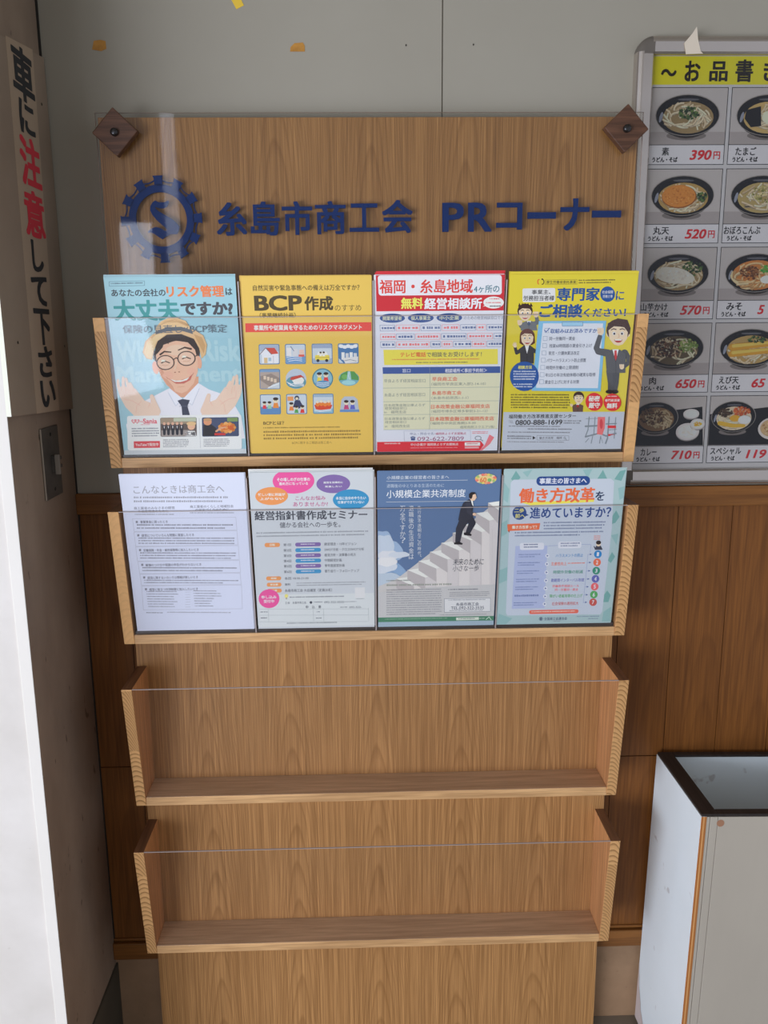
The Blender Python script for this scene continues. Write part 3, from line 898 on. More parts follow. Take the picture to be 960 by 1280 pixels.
# ================================================================== white bin at the right
bn = thing('waste_bin', 'white plywood bin with dark open rim standing against the wall at right', 'bin', (0.566, -0.08, 0.0))
loc = Vector(bn.location)
BW = paint('white_laminate', alb((208, 236, 250)), alb((186, 204, 214)), 0.25, 5, 0.5, 0.4, speck_scale=34., speck_col=alb((150, 150, 155)))
GW = paint('greige_front', alb((164, 163, 158)), alb((142, 140, 136)), 0.3, 8, 0.15, 0.5, (1, 1, .3))
RIM = wood_straight('dark_rim', alb((50, 46, 46)), alb((26, 24, 25)), 'Y', 1.0)
def ply_edge():
    t = NT('plywood_edge')
    sep = t.n('SeparateXYZ'); t.link(t.tc.outputs['Object'], sep.inputs[0])
    u = t.math('MULTIPLY', t.math('SUBTRACT', sep.outputs[0], 0.566), 100.0)
    col = t.ramp(u, [(0.0, alb((170, 112, 60))), (0.34, alb((160, 104, 56))), (0.42, alb((206, 158, 106))), (0.62, alb((200, 150, 98))), (0.70, alb((150, 98, 54))), (1.0, alb((176, 120, 68)))])
    g = t.noise(t.mapped((300, 300, 14)), 1.0, 2)
    return t.done(t.mix(t.math('MULTIPLY', g, 0.4), col, alb((120, 80, 46))), 0.5)
PLY = ply_edge()
BX0, BX1, BY0, BY1, BZ0, BZ1 = 0.566, 1.02, -0.200, 0.028, 0.004, 0.6245
b = MB(); b.box(BX0, BX0 + 0.010, BY0, BY1, BZ0, BZ1 - .003, BW, {'-y': PLY}); fixp(b.build('side_panel', bn, bevel=.0004))
b = MB(); b.box(BX0 + 0.0102, BX0 + 0.0155, BY0 + .001, BY1, BZ0, BZ1 - .004, GW); fixp(b.build('inner_batten', bn))
b = MB(); b.box(BX0 + 0.0168, BX0 + 0.0302, BY0 + .0008, BY0 + 0.016, BZ0, BZ1 - .004, GW); fixp(b.build('corner_strip', bn, bevel=.0006))
b = MB(); b.box(BX0 + 0.0309, BX1, BY0 + .0008, BY0 + 0.016, BZ0, BZ1 - .004, GW); fixp(b.build('front_panel', bn, bevel=.0006))
b = MB(); b.box(BX0 + 0.0156, BX0 + 0.0310, BY0 + 0.012, BY0 + 0.0158, BZ0, BZ1 - .01, M['black_bolt']); fixp(b.build('joint', bn))
b = MB(); b.box(BX1 - 0.010, BX1, BY0 + 0.016, BY1, BZ0, BZ1 - .003, BW); fixp(b.build('side_panel', bn))
b = MB(); b.box(BX0 + 0.0157, BX1 - .010, BY1 - 0.010, BY1, BZ0, BZ1 - .002, BW); fixp(b.build('back_panel', bn))
b = MB(); b.box(BX0 + 0.0157, BX1 - .010, BY0 + .016, BY1 - .010, 0.03, 0.045, BW); fixp(b.build('floor_panel', bn))
def rimbar(x0, x1, y0, y1, h=0.010):
    b = MB(); b.box(x0, x1, y0, y1, BZ1 - .0028, BZ1 + h - .0028, RIM); fixp(b.build('rim', bn, bevel=.0008))
rimbar(BX0 + .001, BX0 + .030, BY0 + .0005, BY1, .0045)
rimbar(BX0 + .0302, BX1, BY0 + .0005, BY0 + 0.0175, .0045)
rimbar(BX0 + .0302, BX1, BY1 - .014, BY1, .0045)
b = MB(); N = 20
b.add([(0.6015 + .0068 * math.cos(2 * math.pi * k / N), BY0 + .0005, 0.6085 + .0068 * math.sin(2 * math.pi * k / N)) for k in range(N)], [tuple(range(N))], flat((146, 112, 92)))
fixp(b.build('plug_cap', bn))['label'] = 'brown screw plug'
b = MB(); b.add([(BX0 - .0006, y, z) for y, z in ((BY1 - .0005, .145), (BY1 - .008, .108), (BY1 - .011, .088), (BY1 - .026, .060), (BY1 - .030, .046), (BY1 - .072, .006), (BY1 - .0005, .006))], [(0, 1, 2, 3, 4, 5, 6)], flat((178, 172, 178)))
fixp(b.build('torn_patch', bn))['label'] = 'grey patch where the white skin is torn off'
bn.location = (0.554, -0.08, 0.006)
bn.rotation_euler = (0, 0.0192, 0)

# ================================================================== leaflets in the two upper trays
LEAN = math.atan((DT - DB) / 0.2526)
AW, AH = 0.210, 0.297
BASE = flat((64, 60, 60), 0.35, 0.4)
for ti, hb in ((0, 0.0045), (1, 0.0065)):
    zb = TRAYS[ti][1]
    sh = [o for o in bpy.data.objects if o.name.startswith('tray')][ti]
    for k in range(4):
        xa = -0.4355 + 0.2190 * k if k else -0.4355
        b = MB(); b.box(-0.4350 + k * 0.2180, -0.4350 + k * 0.2180 + 0.2155, -0.066, -0.0065, zb + .0178, zb + .0178 + hb, BASE)
        o = b.build('divider_base', sh, bevel=.0005); o.location = (0, 0, -zb)
def flyer(row, x, label, quad, colour, behind=(), dz=0.0, group=None, blabel=None, tilt=0.0, ref=WHITE):
    zb = TRAYS[row][1]
    z = zb + 0.0178 + (0.0045, 0.0065)[row] + 0.0004
    y = -DB - (z - zb) * (DT - DB) / 0.2526 + 0.0052
    def sheet(name, lab, c, ox, oy, oz, grp=None, ry=0.0):
        r = thing(name, lab, 'leaflet', (x + ox, y + oy, z + oz), grp)
        r.rotation_euler = (LEAN, ry, 0)
        b = MB(); b.box(-AW / 2, AW / 2, -0.00015, 0.00015, 0, AH, c if isinstance(c, bpy.types.Material) else flat(c, 0.42, 0.35, ref=ref))
        b.build('sheet', r)
        return r
    root = sheet('leaflet', label, colour, 0, 0, 0)
    for i, (ox, oz, c) in enumerate(behind):
        sheet('leaflet', blabel, c, ox, 0.0012 * (i + 1), oz, group if len(behind) > 1 else None)
    return Print(root, quad, AW, AH, y=-0.0002, ref=ref)

def qr_gap(p, *a):          # the square codes are left blank
    p.rect(*a, (214, 218, 224))

SKIN = (226, 190, 168); DK = (64, 66, 72)

# ---------------------------------------------------------------- 1 light blue: man in a straw hat
p = flyer(0, -0.3262, 'light blue leaflet with a smiling person in straw hat and round glasses',
          [(70, 55), (908, 68), (958, 1195), (180, 1195)], (146, 193, 211), [(0.0, 0.0035, (146, 186, 204))],
          blabel='light blue sheet peeking out above the straw hat leaflet')
GH = (164, 204, 218)
p.part('background_lettering')
p.text('What', 150, 462, 430, 605, GH, 0.03); p.text('Risk', 680, 462, 935, 608, GH, 0.03)
p.text('Management', 145, 632, 940, 765, GH, 0.03)
p.part('bottom_margin'); p.rect(182, 1165, 957, 1196, (190, 204, 214))
p.part('headline')
p.frame(107, 86, 333, 115, 2.2, (90, 120, 140)); p.micro(118, 94, 322, 107, (90, 110, 130))
p.text('あなたの会社の', 120, 136, 465, 184, (70, 78, 86), 0.02)
p.text('リスク管理', 472, 122, 836, 196, (240, 128, 84), 0.035)
p.text('は', 845, 142, 888, 187, (70, 78, 86), 0.025)
p.text('大丈夫', 132, 205, 553, 340, (72, 148, 154), 0.035)
p.text('ですか?', 560, 228, 890, 312, (76, 80, 88), 0.045)
p.part('portrait_photo', 'photo of a smiling person in a straw hat, round glasses, white shirt and dark tie, both palms raised')
SH = (214, 222, 236); SHD = (188, 200, 220)
p.poly([(196, 1000), (230, 960), (318, 850), (420, 800), (478, 772), (560, 842), (662, 742), (730, 785), (822, 818), (880, 870), (930, 960), (950, 1100), (210, 1100)], SH)
p.poly([(318, 850), (360, 920), (372, 1000), (330, 1000), (300, 930)], SHD); p.poly([(820, 818), (770, 900), (760, 1000), (800, 1000), (840, 900)], SHD)
p.poly([(480, 772), (470, 720), (665, 700), (662, 745), (600, 835), (540, 830)], (206, 160, 136))
p.poly([(478, 772), (470, 800), (515, 885), (562, 842)], (228, 233, 242)); p.poly([(662, 742), (668, 775), (620, 882), (562, 842)], (228, 233, 242))
p.line([(470, 800), (515, 885), (562, 842), (620, 882), (668, 775)], 2.5, (170, 184, 206))
p.poly([(527, 852), (560, 842), (606, 850), (590, 888), (604, 946), (556, 946), (552, 888)], (58, 66, 86)); p.line([(540, 888), (596, 888)], 2.5, (90, 100, 124))
# hair, ears, face
p.poly([(372, 560), (360, 500), (390, 450), (450, 425), (600, 420), (655, 450), (680, 510), (672, 580), (640, 600), (400, 610)], (66, 60, 60))
p.ell(392, 640, 20, 42, (214, 168, 146), rot=-10); p.ell(668, 610, 18, 42, (214, 168, 146), rot=-8)
face = [(396, 560), (430, 500), (520, 470), (600, 480), (645, 530), (662, 600), (660, 670), (632, 745), (590, 792), (555, 806), (510, 792), (460, 752), (422, 690), (402, 625)]
p.poly(face, (222, 182, 160))
p.poly([(404, 625), (425, 690), (462, 752), (512, 792), (500, 760), (460, 710), (432, 640)], (204, 158, 136))
p.ell(470, 690, 34, 24, (230, 176, 158)); p.ell(622, 668, 30, 24, (230, 176, 158)); p.ell(530, 530, 70, 34, (230, 194, 174))
p.poly([(384, 570), (400, 470), (470, 440), (480, 492), (450, 470), (440, 510), (410, 545)], (60, 54, 54)); p.poly([(480, 438), (600, 430), (650, 470), (660, 560), (640, 520), (600, 482), (530, 470), (470, 482)], (60, 54, 54))
p.limb([(424, 556), (450, 538), (492, 542)], 12, 7, (74, 62, 58)); p.limb([(540, 530), (580, 514), (620, 524)], 7, 12, (74, 62, 58))
for cx, cy in ((456, 608), (590, 584)):
    p.ell(cx, cy, 50, 42, (224, 190, 172)); p.limb([(cx - 26, cy + 2), (cx, cy - 8), (cx + 26, cy + 2)], 6, 6, (54, 46, 44)); p.line([(cx - 22, cy + 16), (cx, cy + 20), (cx + 22, cy + 14)], 2.4, (190, 146, 124))
    p.ring(cx, cy, 58, 48, 6.5, (84, 74, 72), 30); p.ell(cx - 14, cy - 12, 14, 7, (238, 222, 214))
p.limb([(510, 588), (526, 578), (534, 586)], 6, 6, (84, 74, 72)); p.line([(398, 600), (380, 580)], 6, (84, 74, 72)); p.line([(648, 570), (668, 560)], 6, (84, 74, 72))
p.limb([(526, 600), (520, 640), (508, 662)], 7, 12, (232, 196, 176)); p.ell(528, 664, 27, 15, (228, 184, 162)); p.ell(516, 671, 6, 3.4, (160, 108, 92)); p.ell(542, 669, 6, 3.4, (160, 108, 92))
p.poly([(468, 708), (500, 722), (548, 722), (600, 706), (628, 684), (612, 722), (570, 744), (520, 744)], (186, 108, 100)); p.poly([(482, 714), (520, 724), (560, 722), (606, 704), (590, 722), (550, 733), (512, 732)], (236, 230, 226))
p.line([(460, 700), (470, 712)], 3, (180, 130, 110)); p.line([(634, 676), (626, 690)], 3, (180, 130, 110)); p.line([(530, 766), (575, 762)], 2.5, (196, 148, 126))
# hat
p.poly([(312, 540), (330, 470), (380, 425), (500, 400), (640, 400), (700, 440), (722, 500), (712, 560), (686, 588), (672, 520), (640, 460), (560, 428), (470, 430), (410, 470), (384, 530), (372, 590), (335, 580)], (206, 178, 136))
p.poly([(322, 540), (342, 478), (400, 430), (470, 420), (400, 476), (376, 540), (366, 580), (340, 572)], (222, 198, 158)); p.poly([(640, 430), (690, 450), (712, 505), (700, 556), (684, 520)], (188, 156, 112))
p.poly([(392, 432), (402, 380), (432, 345), (478, 325), (540, 326), (590, 345), (622, 395), (634, 428), (560, 404), (470, 408)], (216, 190, 146))
p.poly([(396, 428), (400, 408), (470, 384), (560, 382), (628, 404), (636, 430), (560, 406), (470, 408)], (96, 104, 112))
for k in range(7):
    p.line([(420 + 6 * k, 372 - 5 * k), (470 + 10 * k, 352 - 3 * k), (540 + 8 * k, 352 + k), (606, 382 - 2 * k)], 1.4, (190, 160, 116))
# hands
def hand(fx, cx):
    q = lambda x, y: (fx(x), y)
    c, d = (232, 198, 184), (214, 170, 156)
    p.poly([q(*t) for t in [(150, 770), (176, 752), (262, 772), (318, 848), (352, 862), (392, 900), (412, 946), (250, 946), (196, 890), (162, 826)]], c)
    for pts, w0, w1 in (([(168, 806), (152, 752), (150, 716)], 24, 17), ([(196, 800), (184, 744), (184, 700)], 25, 17), ([(232, 806), (214, 752), (202, 708)], 25, 17), ([(268, 828), (248, 780), (228, 738)], 25, 17)):
        p.limb([q(*t) for t in pts], w0, w1, c); p.line([q(pts[1][0] - 6, pts[1][1]), q(pts[1][0] + 8, pts[1][1] - 3)], 1.6, d)
    p.limb([q(*t) for t in [(398, 920), (378, 866), (364, 822)]], 42, 26, c); p.line([q(300, 850), q(268, 880), q(260, 930)], 2, d); p.line([q(190, 838), q(240, 848), q(290, 880)], 2, d); p.line([q(362, 850), q(340, 890)], 2.2, d)
    for t in ((178, 735), (186, 702), (204, 712)):
        p.line([q(t[0] + 10, t[1] + 60), q(t[0] + 16, t[1] + 100)], 1.6, d)
hand(lambda x: x, 0)
hand(lambda x: 1090 - x, 1)
p.part('subtitle')
p.text('保険の見直し×BCP策定', 190, 368, 850, 421, (96, 110, 124))
p.part('info_box', 'white box with two small photos and red button')
p.rrect(203, 945, 930, 1166, 14, (222, 226, 232))
def heart(cx, cy, r, c):
    p.poly([(cx + r * 0.95 * 16 * math.sin(t) ** 3 / 16, cy - r * (13 * math.cos(t) - 5 * math.cos(2 * t) - 2 * math.cos(3 * t) - math.cos(4 * t)) / 16) for t in [k * math.pi / 10 for k in range(20)]], c)
for cx in (246, 268):
    heart(cx, 980, 16, (206, 74, 92)); heart(cx, 980, 11, (230, 200, 206))
p.line([(285, 985), (292, 980), (300, 986), (308, 978)], 3, (206, 74, 92))
p.text('Sania', 306, 964, 394, 996, (206, 70, 92), 0.02); p.micro(290, 1000, 350, 1007, (206, 120, 130))
p.micro(232, 1022, 402, 1084, (130, 138, 150), 4)
p.rect(243, 1108, 410, 1151, (204, 74, 84)); p.text('YouTubeで配信中', 254, 1119, 400, 1140, (240, 220, 222), 0.02)
p.part('small_photo', None)
p.rrect(415, 960, 646, 1081, 8, (92, 84, 82)); p.rect(418, 962, 643, 1000, (150, 138, 120)); p.rect(500, 962, 643, 985, (176, 190, 172)); p.rect(420, 1040, 600, 1078, (150, 146, 146))
for k, x in enumerate((440, 466, 494, 522, 550)):
    p.limb([(x, 1012), (x, 1064)], 22, 16, (40, 44, 56)); p.ell(x, 998, 9, 10, (206, 170, 150)); p.poly([(x - 4, 1014), (x + 4, 1014), (x, 1032)], (214, 218, 224))
p.ell(612, 1016, 24, 24, (214, 176, 150)); p.ell(612, 1000, 30, 13, (210, 184, 140)); p.poly([(580, 1078), (590, 1046), (634, 1046), (643, 1078)], (220, 224, 230)); p.text('工場', 572, 1050, 640, 1078, (236, 236, 236), 0.06); p.text('工場', 574, 1052, 638, 1076, (60, 56, 60), 0.03)
p.part('small_photo', None)
p.rrect(680, 962, 913, 1084, 8, (66, 80, 112)); p.rect(840, 966, 908, 990, (120, 150, 96)); p.poly([(684, 1080), (690, 1010), (730, 1000), (770, 1030), (780, 1080)], (44, 46, 54)); p.ell(716, 990, 26, 22, (206, 150, 116)); p.ell(716, 976, 27, 10, (186, 150, 110))
for k in range(11):
    a = k * 0.571; p.ell(838 + 44 * math.cos(a), 1028 + 26 * math.sin(a), 14, 12, ((206, 150, 84), (190, 120, 60), (220, 172, 110))[k % 3], 10)
p.ell(838, 1028, 42, 24, (214, 150, 80)); p.text('工場', 800, 1012, 880, 1044, (196, 96, 50), 0.04); p.rect(758, 1062, 828, 1076, (190, 60, 60)); p.limb([(770, 1050), (800, 1030), (830, 1024)], 12, 9, (206, 160, 130))
p.part('small_print')
p.micro(430, 1098, 590, 1152, (140, 146, 156), 5); p.micro(688, 1098, 846, 1152, (140, 146, 156), 5); p.line([(663, 965), (668, 1155)], 1.6, (150, 156, 166))
p.flush()

# ---------------------------------------------------------------- 2 yellow: BCP
YL = (220, 188, 94)
p = flyer(0, -0.1072, 'golden yellow leaflet with a red band and twelve small pictures, second in the top tray',
          [(62, 38), (893, 40), (880, 1195), (104, 1195)], YL, [(-0.0012, 0.001, (200, 172, 88)), (-0.0022, 0.0005, (214, 186, 104)), (-0.003, 0.0012, (196, 168, 84))],
          group='yellow sheets behind the red banded yellow leaflet', blabel='golden yellow sheet in the pack behind the leaflet with twelve pictures')
p.part('headline')
BR = (84, 74, 50)
p.text('自然災害や緊急事態への備えは万全ですか？', 137, 98, 815, 136, BR, 0.012)
p.text('BCP', 143, 165, 447, 266, (80, 72, 52), 0.035)
p.text('作成', 462, 173, 645, 266, (80, 72, 52), 0.035); p.text('のすすめ', 655, 230, 823, 270, (104, 92, 60))
p.text('（事業継続計画）', 176, 278, 404, 310, BR, 0.012)
p.part('red_band', 'red band with white lettering')
p.rect(83, 345, 886, 403, (222, 76, 66)); p.text('事業所や従業員を守るためのリスクマネジメント', 137, 358, 825, 393, (250, 236, 226), 0.03)
p.part('picture_grid', 'twelve small blue pictures of disasters and helpers')
CX = (231, 398, 568, 735); CYY = (548, 710, 875)
BL_ = (122, 158, 196); PALE = (188, 206, 222); WV = (226, 232, 238)
def people(cx, cy, n, cols, s=1.0):
    for k in range(n):
        x = cx + (k - (n - 1) / 2) * 40 * s
        p.poly([(x - 17 * s, cy + 40 * s), (x - 10 * s, cy + 10 * s), (x + 10 * s, cy + 10 * s), (x + 17 * s, cy + 40 * s)], cols[k % len(cols)])
        p.ell(x, cy - 4 * s, 15 * s, 16 * s, (240, 214, 194), 16); p.ell(x, cy - 12 * s, 15 * s, 9 * s, (58, 50, 50), 14)
        p.ell(x - 5 * s, cy - 1 * s, 1.8, 2.2, (40, 36, 36), 6); p.ell(x + 5 * s, cy - 1 * s, 1.8, 2.2, (40, 36, 36), 6)
for r in range(3):
    for c in range(4):
        x, y = CX[c], CYY[r]; k = r * 4 + c
        if k not in (5, 6, 7, 11):
            p.rrect(x - 66, y - 66, x + 66, y + 66, 10, (84, 128, 172)); p.rrect(x - 61, y - 61, x + 61, y + 61, 8, PALE)
        if k == 0:
            p.rect(x - 60, y - 60, x + 60, y - 20, (158, 178, 204)); p.rect(x - 46, y - 4, x + 58, y + 58, WV); p.poly([(x - 60, y), (x - 22, y - 42), (x + 14, y)], (236, 238, 240)); p.poly([(x - 20, y - 42), (x + 34, y - 42), (x + 58, y - 4), (x + 14, y)], (196, 84, 72)); p.line([(x - 60, y), (x - 22, y - 42), (x + 14, y)], 4, (120, 100, 96)); p.rect(x - 34, y + 22, x - 12, y + 58, (206, 186, 140)); p.rect(x - 6, y + 22, x + 12, y + 44, (160, 190, 210)); p.line([(x + 26, y + 58), (x + 26, y + 10)], 2, (150, 150, 160))
        elif k == 1:
            for q in range(3): p.rect(x - 56 + 40 * q, y - 40 + 6 * q, x - 26 + 40 * q, y + 14, ((214, 220, 226), (200, 208, 218), (220, 190, 180))[q])
            p.rect(x - 60, y + 14, x + 60, y + 60, (106, 152, 202)); [p.line([(x - 56 + 6 * q, y + 22 + 12 * q), (x - 20 + 10 * q, y + 16 + 12 * q), (x + 40, y + 22 + 12 * q)], 4, WV) for q in range(3)]; p.line([(x - 30, y - 50), (x - 10, y - 20)], 4, (90, 110, 150)); p.rect(x + 20, y + 4, x + 56, y + 18, (206, 96, 84))
        elif k == 2:
            p.rect(x - 60, y - 60, x + 60, y - 36, (146, 166, 196)); p.rect(x - 60, y + 30, x + 60, y + 60, (150, 174, 200)); p.rrect(x - 46, y + 8, x + 46, y + 42, 8, (240, 206, 92)); p.poly([(x - 34, y + 8), (x - 24, y - 14), (x + 26, y - 14), (x + 38, y + 8)], (236, 236, 230)); people(x, y - 4, 2, [(230, 230, 230)], .5); p.ell(x - 28, y + 44, 10, 10, (60, 60, 64), 14); p.ell(x + 28, y + 44, 10, 10, (60, 60, 64), 14); p.line([(x - 46, y + 24), (x + 46, y + 24)], 2, (150, 120, 50))
        elif k == 3:
            p.poly([(x - 62, y - 40), (x - 40, y - 64), (x + 40, y - 64), (x + 64, y - 40), (x + 64, y + 40), (x + 40, y + 64), (x - 30, y + 64), (x - 62, y + 30)], (74, 120, 172)); [p.ell(x - 44 + 22 * q, y - 48 + 5 * (q % 2), 16, 12, WV, 12) for q in range(5)]; [p.rect(x - 44 + 26 * q, y - 8 + 6 * (q % 2), x - 24 + 26 * q, y + 40, ((220, 226, 230), (196, 206, 214))[q % 2]) for q in range(4)]; p.poly([(x - 40, y + 30), (x + 62, y + 20), (x + 60, y + 60), (x - 20, y + 64)], (206, 214, 220)); p.line([(x - 30, y + 48), (x + 10, y + 40), (x + 50, y + 50)], 3, (110, 120, 130))
        elif k == 4:
            p.rect(x - 61, y - 61, x + 61, y + 61, (168, 160, 156)); p.rect(x - 61, y - 61, x + 61, y - 46, (120, 156, 196)); p.poly([(x - 61, y - 20), (x + 10, y - 36), (x + 61, y - 6), (x + 61, y + 30), (x, y + 50), (x - 61, y + 6)], (142, 134, 130)); [p.rect(x - 40 + 22 * q, y - 22 + 7 * q, x - 24 + 22 * q, y + 2 + 7 * q, (206, 196, 180)) for q in range(4)]; p.poly([(x - 20, y + 61), (x + 20, y + 34), (x + 61, y + 20), (x + 61, y + 61)], (190, 206, 218)); p.line([(x - 10, y + 54), (x + 30, y + 40), (x + 58, y + 30)], 5, WV)
        elif k == 5:
            p.ell(x, y, 66, 66, (176, 194, 214)); p.ell(x, y + 22, 64, 42, (92, 148, 170)); p.poly([(x - 30, y + 2), (x + 34, y - 16), (x + 52, y + 8), (x + 44, y + 28), (x - 10, y + 36)], (222, 224, 226)); p.poly([(x - 40, y + 4), (x - 30, y - 12), (x + 30, y - 26), (x + 56, y - 6), (x + 34, y - 10), (x - 22, y + 8)], (186, 76, 66)); [p.line([(x - 60 + 10 * q, y + 20 + 10 * q), (x - 30 + 10 * q, y + 34 + 7 * q), (x + 10 + 10 * q, y + 26 + 9 * q), (x + 48, y + 36 + 6 * q)], 4, WV) for q in range(3)]
        elif k == 6:
            p.ell(x, y, 67, 67, (62, 126, 150)); p.ell(x, y, 60, 60, (132, 182, 204)); people(x, y - 20, 2, [(222, 206, 80), (206, 70, 70)], 1.05); p.ell(x, y + 34, 50, 22, (96, 150, 190)); [p.line([(x - 40, y + 24 + 10 * q), (x, y + 30 + 10 * q), (x + 40, y + 24 + 10 * q)], 3.4, WV) for q in range(3)]
        elif k == 7:
            p.ell(x, y + 2, 66, 48, (112, 170, 190)); p.poly([(x - 64, y + 14), (x - 50, y - 26), (x - 10, y - 48), (x + 36, y - 44), (x + 62, y - 8), (x + 62, y + 14), (x, y + 6)], (84, 150, 88)); p.ell(x - 26, y - 10, 20, 16, (110, 174, 100), 14); p.poly([(x - 6, y - 46), (x + 10, y - 46), (x + 16, y + 10), (x - 14, y + 10)], (150, 196, 206)); p.ell(x - 2, y + 28, 44, 16, (150, 204, 216), 18); p.line([(x + 2, y - 40), (x - 2, y - 14), (x + 6, y + 8)], 3, WV)
        elif k == 8:
            p.rect(x - 61, y + 16, x + 61, y + 61, (92, 138, 190)); people(x - 22, y - 4, 2, [(206, 66, 76), (150, 200, 170)], .8); people(x + 34, y - 22, 1, [(222, 140, 70)], 1.15)
        elif k == 9:
            p.rect(x - 58, y - 50, x - 20, y - 22, (226, 150, 90)); p.poly([(x - 24, y + 20), (x - 10, y - 24), (x + 20, y - 26), (x + 44, y + 20), (x + 10, y + 30)], (58, 66, 100)); p.ell(x + 2, y - 40, 15, 16, (58, 62, 84), 14); p.ell(x + 2, y - 36, 9, 9, (240, 214, 194), 12); people(x - 34, y + 6, 1, [(226, 130, 66)], .9); people(x - 2, y + 26, 1, [(84, 160, 90)], .8); people(x + 36, y + 24, 1, [(206, 62, 62)], .85)
        elif k == 10:
            p.rect(x - 61, y - 61, x + 61, y - 44, (150, 178, 204)); p.rect(x - 61, y + 30, x + 61, y + 61, (130, 180, 206)); p.poly([(x - 58, y + 6), (x + 58, y + 8), (x + 44, y + 40), (x - 46, y + 40)], (200, 76, 52)); [p.ell(x - 36 + 24 * q, y + 2 - 3 * (q % 2), 13, 16, (226, 130, 60), 12) for q in range(4)]; [p.ell(x - 36 + 24 * q, y - 12 - 3 * (q % 2), 9, 9, (240, 214, 194), 12) for q in range(4)]; [p.line([(x - 58, y + 36 + 9 * q), (x - 20, y + 44 + 7 * q), (x + 50, y + 36 + 9 * q)], 4, WV) for q in range(2)]
        else:
            p.poly([(x - 62, y + 56), (x - 50, y - 26), (x - 30, y - 46), (x + 30, y - 46), (x + 52, y - 26), (x + 62, y + 56)], (170, 186, 206)); p.rect(x - 62, y + 40, x + 62, y + 56, (96, 140, 196)); people(x, y - 2, 2, [(180, 70, 120), (90, 100, 190)], 1.0)
p.part('body_text')
p.text('BCPとは？', 182, 986, 315, 1009, (96, 84, 54), 0.02)
p.micro(182, 1024, 690, 1038, (150, 126, 66)); p.micro(182, 1048, 800, 1114, (150, 126, 66), 3)
p.text('BCPに関するご相談は商工会へ', 363, 1120, 618, 1138, (140, 116, 62))
p.flush()

# ---------------------------------------------------------------- 3 red and white: free consultation
RD_ = (190, 52, 62)
p = flyer(0, 0.1095, 'white leaflet with red header and footer and a pale green table',
          [(86, 72), (833, 72), (783, 1188), (30, 1190)], (206, 216, 232), [(-0.0016, 0.001, (214, 222, 236)), (-0.003, 0.0005, (206, 214, 230)), (-0.0012, 0.004, (206, 60, 70)), (0.0006, 0.0065, (206, 56, 66))],
          group='red headed sheets behind the consultation leaflet', blabel='red and white sheet in the pack behind the leaflet with the green table')
p.part('headline')
p.poly([(86, 72), (833, 72), (823, 286), (78, 286)], RD_)
p.rrect(97, 74, 812, 192, 16, (214, 222, 236))
p.text('福岡・糸島地域', 104, 98, 645, 180, (206, 74, 70), 0.022); p.text('4ヶ所の', 650, 134, 798, 179, (70, 120, 140), 0.012)
p.text('無料', 224, 205, 353, 273, (240, 224, 110), 0.03); p.text('経営相談所', 360, 208, 697, 276, (236, 236, 240), 0.032)
p.ell(764, 238, 60, 36, (228, 226, 232)); p.poly([(724, 258), (700, 262), (735, 240)], (228, 226, 232))
p.micro(742, 212, 800, 224, (206, 90, 96)); p.micro(720, 235, 815, 246, (206, 90, 96)); p.micro(742, 256, 812, 268, (60, 56, 70))
p.part('target_groups')
for x0, x1, t in ((95, 243, '開業希望者'), (260, 412, '個人事業主'), (428, 579, '中小企業')):
    p.ell((x0 + x1) / 2, 328, (x1 - x0) / 2, 28, (58, 88, 150)); p.text(t, x0 + 18, 317, x1 - 18, 341, (206, 216, 190), 0.02)
p.text('のための経営相談窓口です', 587, 318, 826, 340, (120, 130, 150))
p.part('topic_boxes')
for r, (y0, segs) in enumerate(((370, (90, 185, 330, 455, 565, 660, 720, 820)), (424, (90, 185, 298, 450, 605, 760, 820)), (472, (88, 182, 385, 452, 520, 632, 720, 818)))):
    for k in range(len(segs) - 1):
        c = ((96, 116, 160), (214, 120, 126))[(k + r) % 2]
        p.frame(segs[k] + 4, y0, segs[k + 1] - 4, y0 + 36, 2, c); p.micro(segs[k] + 14, y0 + 10, segs[k + 1] - 12, y0 + 27, c, 1, .9, 0.02)
p.part('yellow_panel', 'yellow panel')
p.rect(106, 522, 788, 618, (226, 212, 92)); p.text('テレビ電話', 205, 538, 358, 568, (206, 84, 70), 0.015); p.text('で相談をお受けします！', 362, 538, 692, 569, (110, 112, 100), 0.012)
p.micro(155, 580, 740, 592, (206, 130, 90)); p.micro(298, 600, 612, 612, (120, 120, 90))
p.part('office_table', 'pale green table with blue heading')
p.poly([(95, 632), (803, 632), (803, 674), (95, 674)], (64, 92, 158)); p.text('窓口', 213, 642, 262, 666, (200, 212, 232), 0.01); p.text('相談場所＜事前予約制＞', 470, 643, 722, 669, (214, 222, 236), 0.015)
p.poly([(95, 674), (803, 674), (785, 1040), (80, 1040)], (206, 212, 188))
GRY = (120, 132, 130); LN = (130, 150, 150)
for y, x0, x1 in ((765, 92, 799), (854, 88, 794), (940, 84, 790), (1040, 80, 785)):
    p.line([(x0, y), (x1, y)], 2, LN)
p.line([(378, 636), (377, 765), (364, 1040)], 2, LN)
for t, x0, y0, x1, y1 in (('早良よろず経営相談窓口', 100, 708, 350, 730), ('糸島よろず経営相談窓口', 97, 798, 344, 821), ('日本政策金融公庫よろず', 95, 868, 343, 886), ('経営相談窓口', 95, 888, 228, 907), ('in　福岡支店', 90, 912, 224, 932), ('日本政策金融公庫よろず', 92, 957, 338, 976), ('経営相談窓口', 92, 980, 222, 998), ('in　福岡西支店', 90, 1006, 242, 1026),
                          ('（福岡市早良区東入部2-14-10）', 385, 732, 714, 752), ('（糸島市前原西1-1-1）', 383, 822, 608, 842), ('（福岡市博多区博多駅前3-21-12）', 378, 910, 724, 930), ('（福岡市中央区鳥飼3-9-39', 372, 990, 650, 1009), ('福岡鳥飼スクエア1階）', 552, 1017, 768, 1036)):
    p.text(t, x0, y0, x1, y1, GRY)
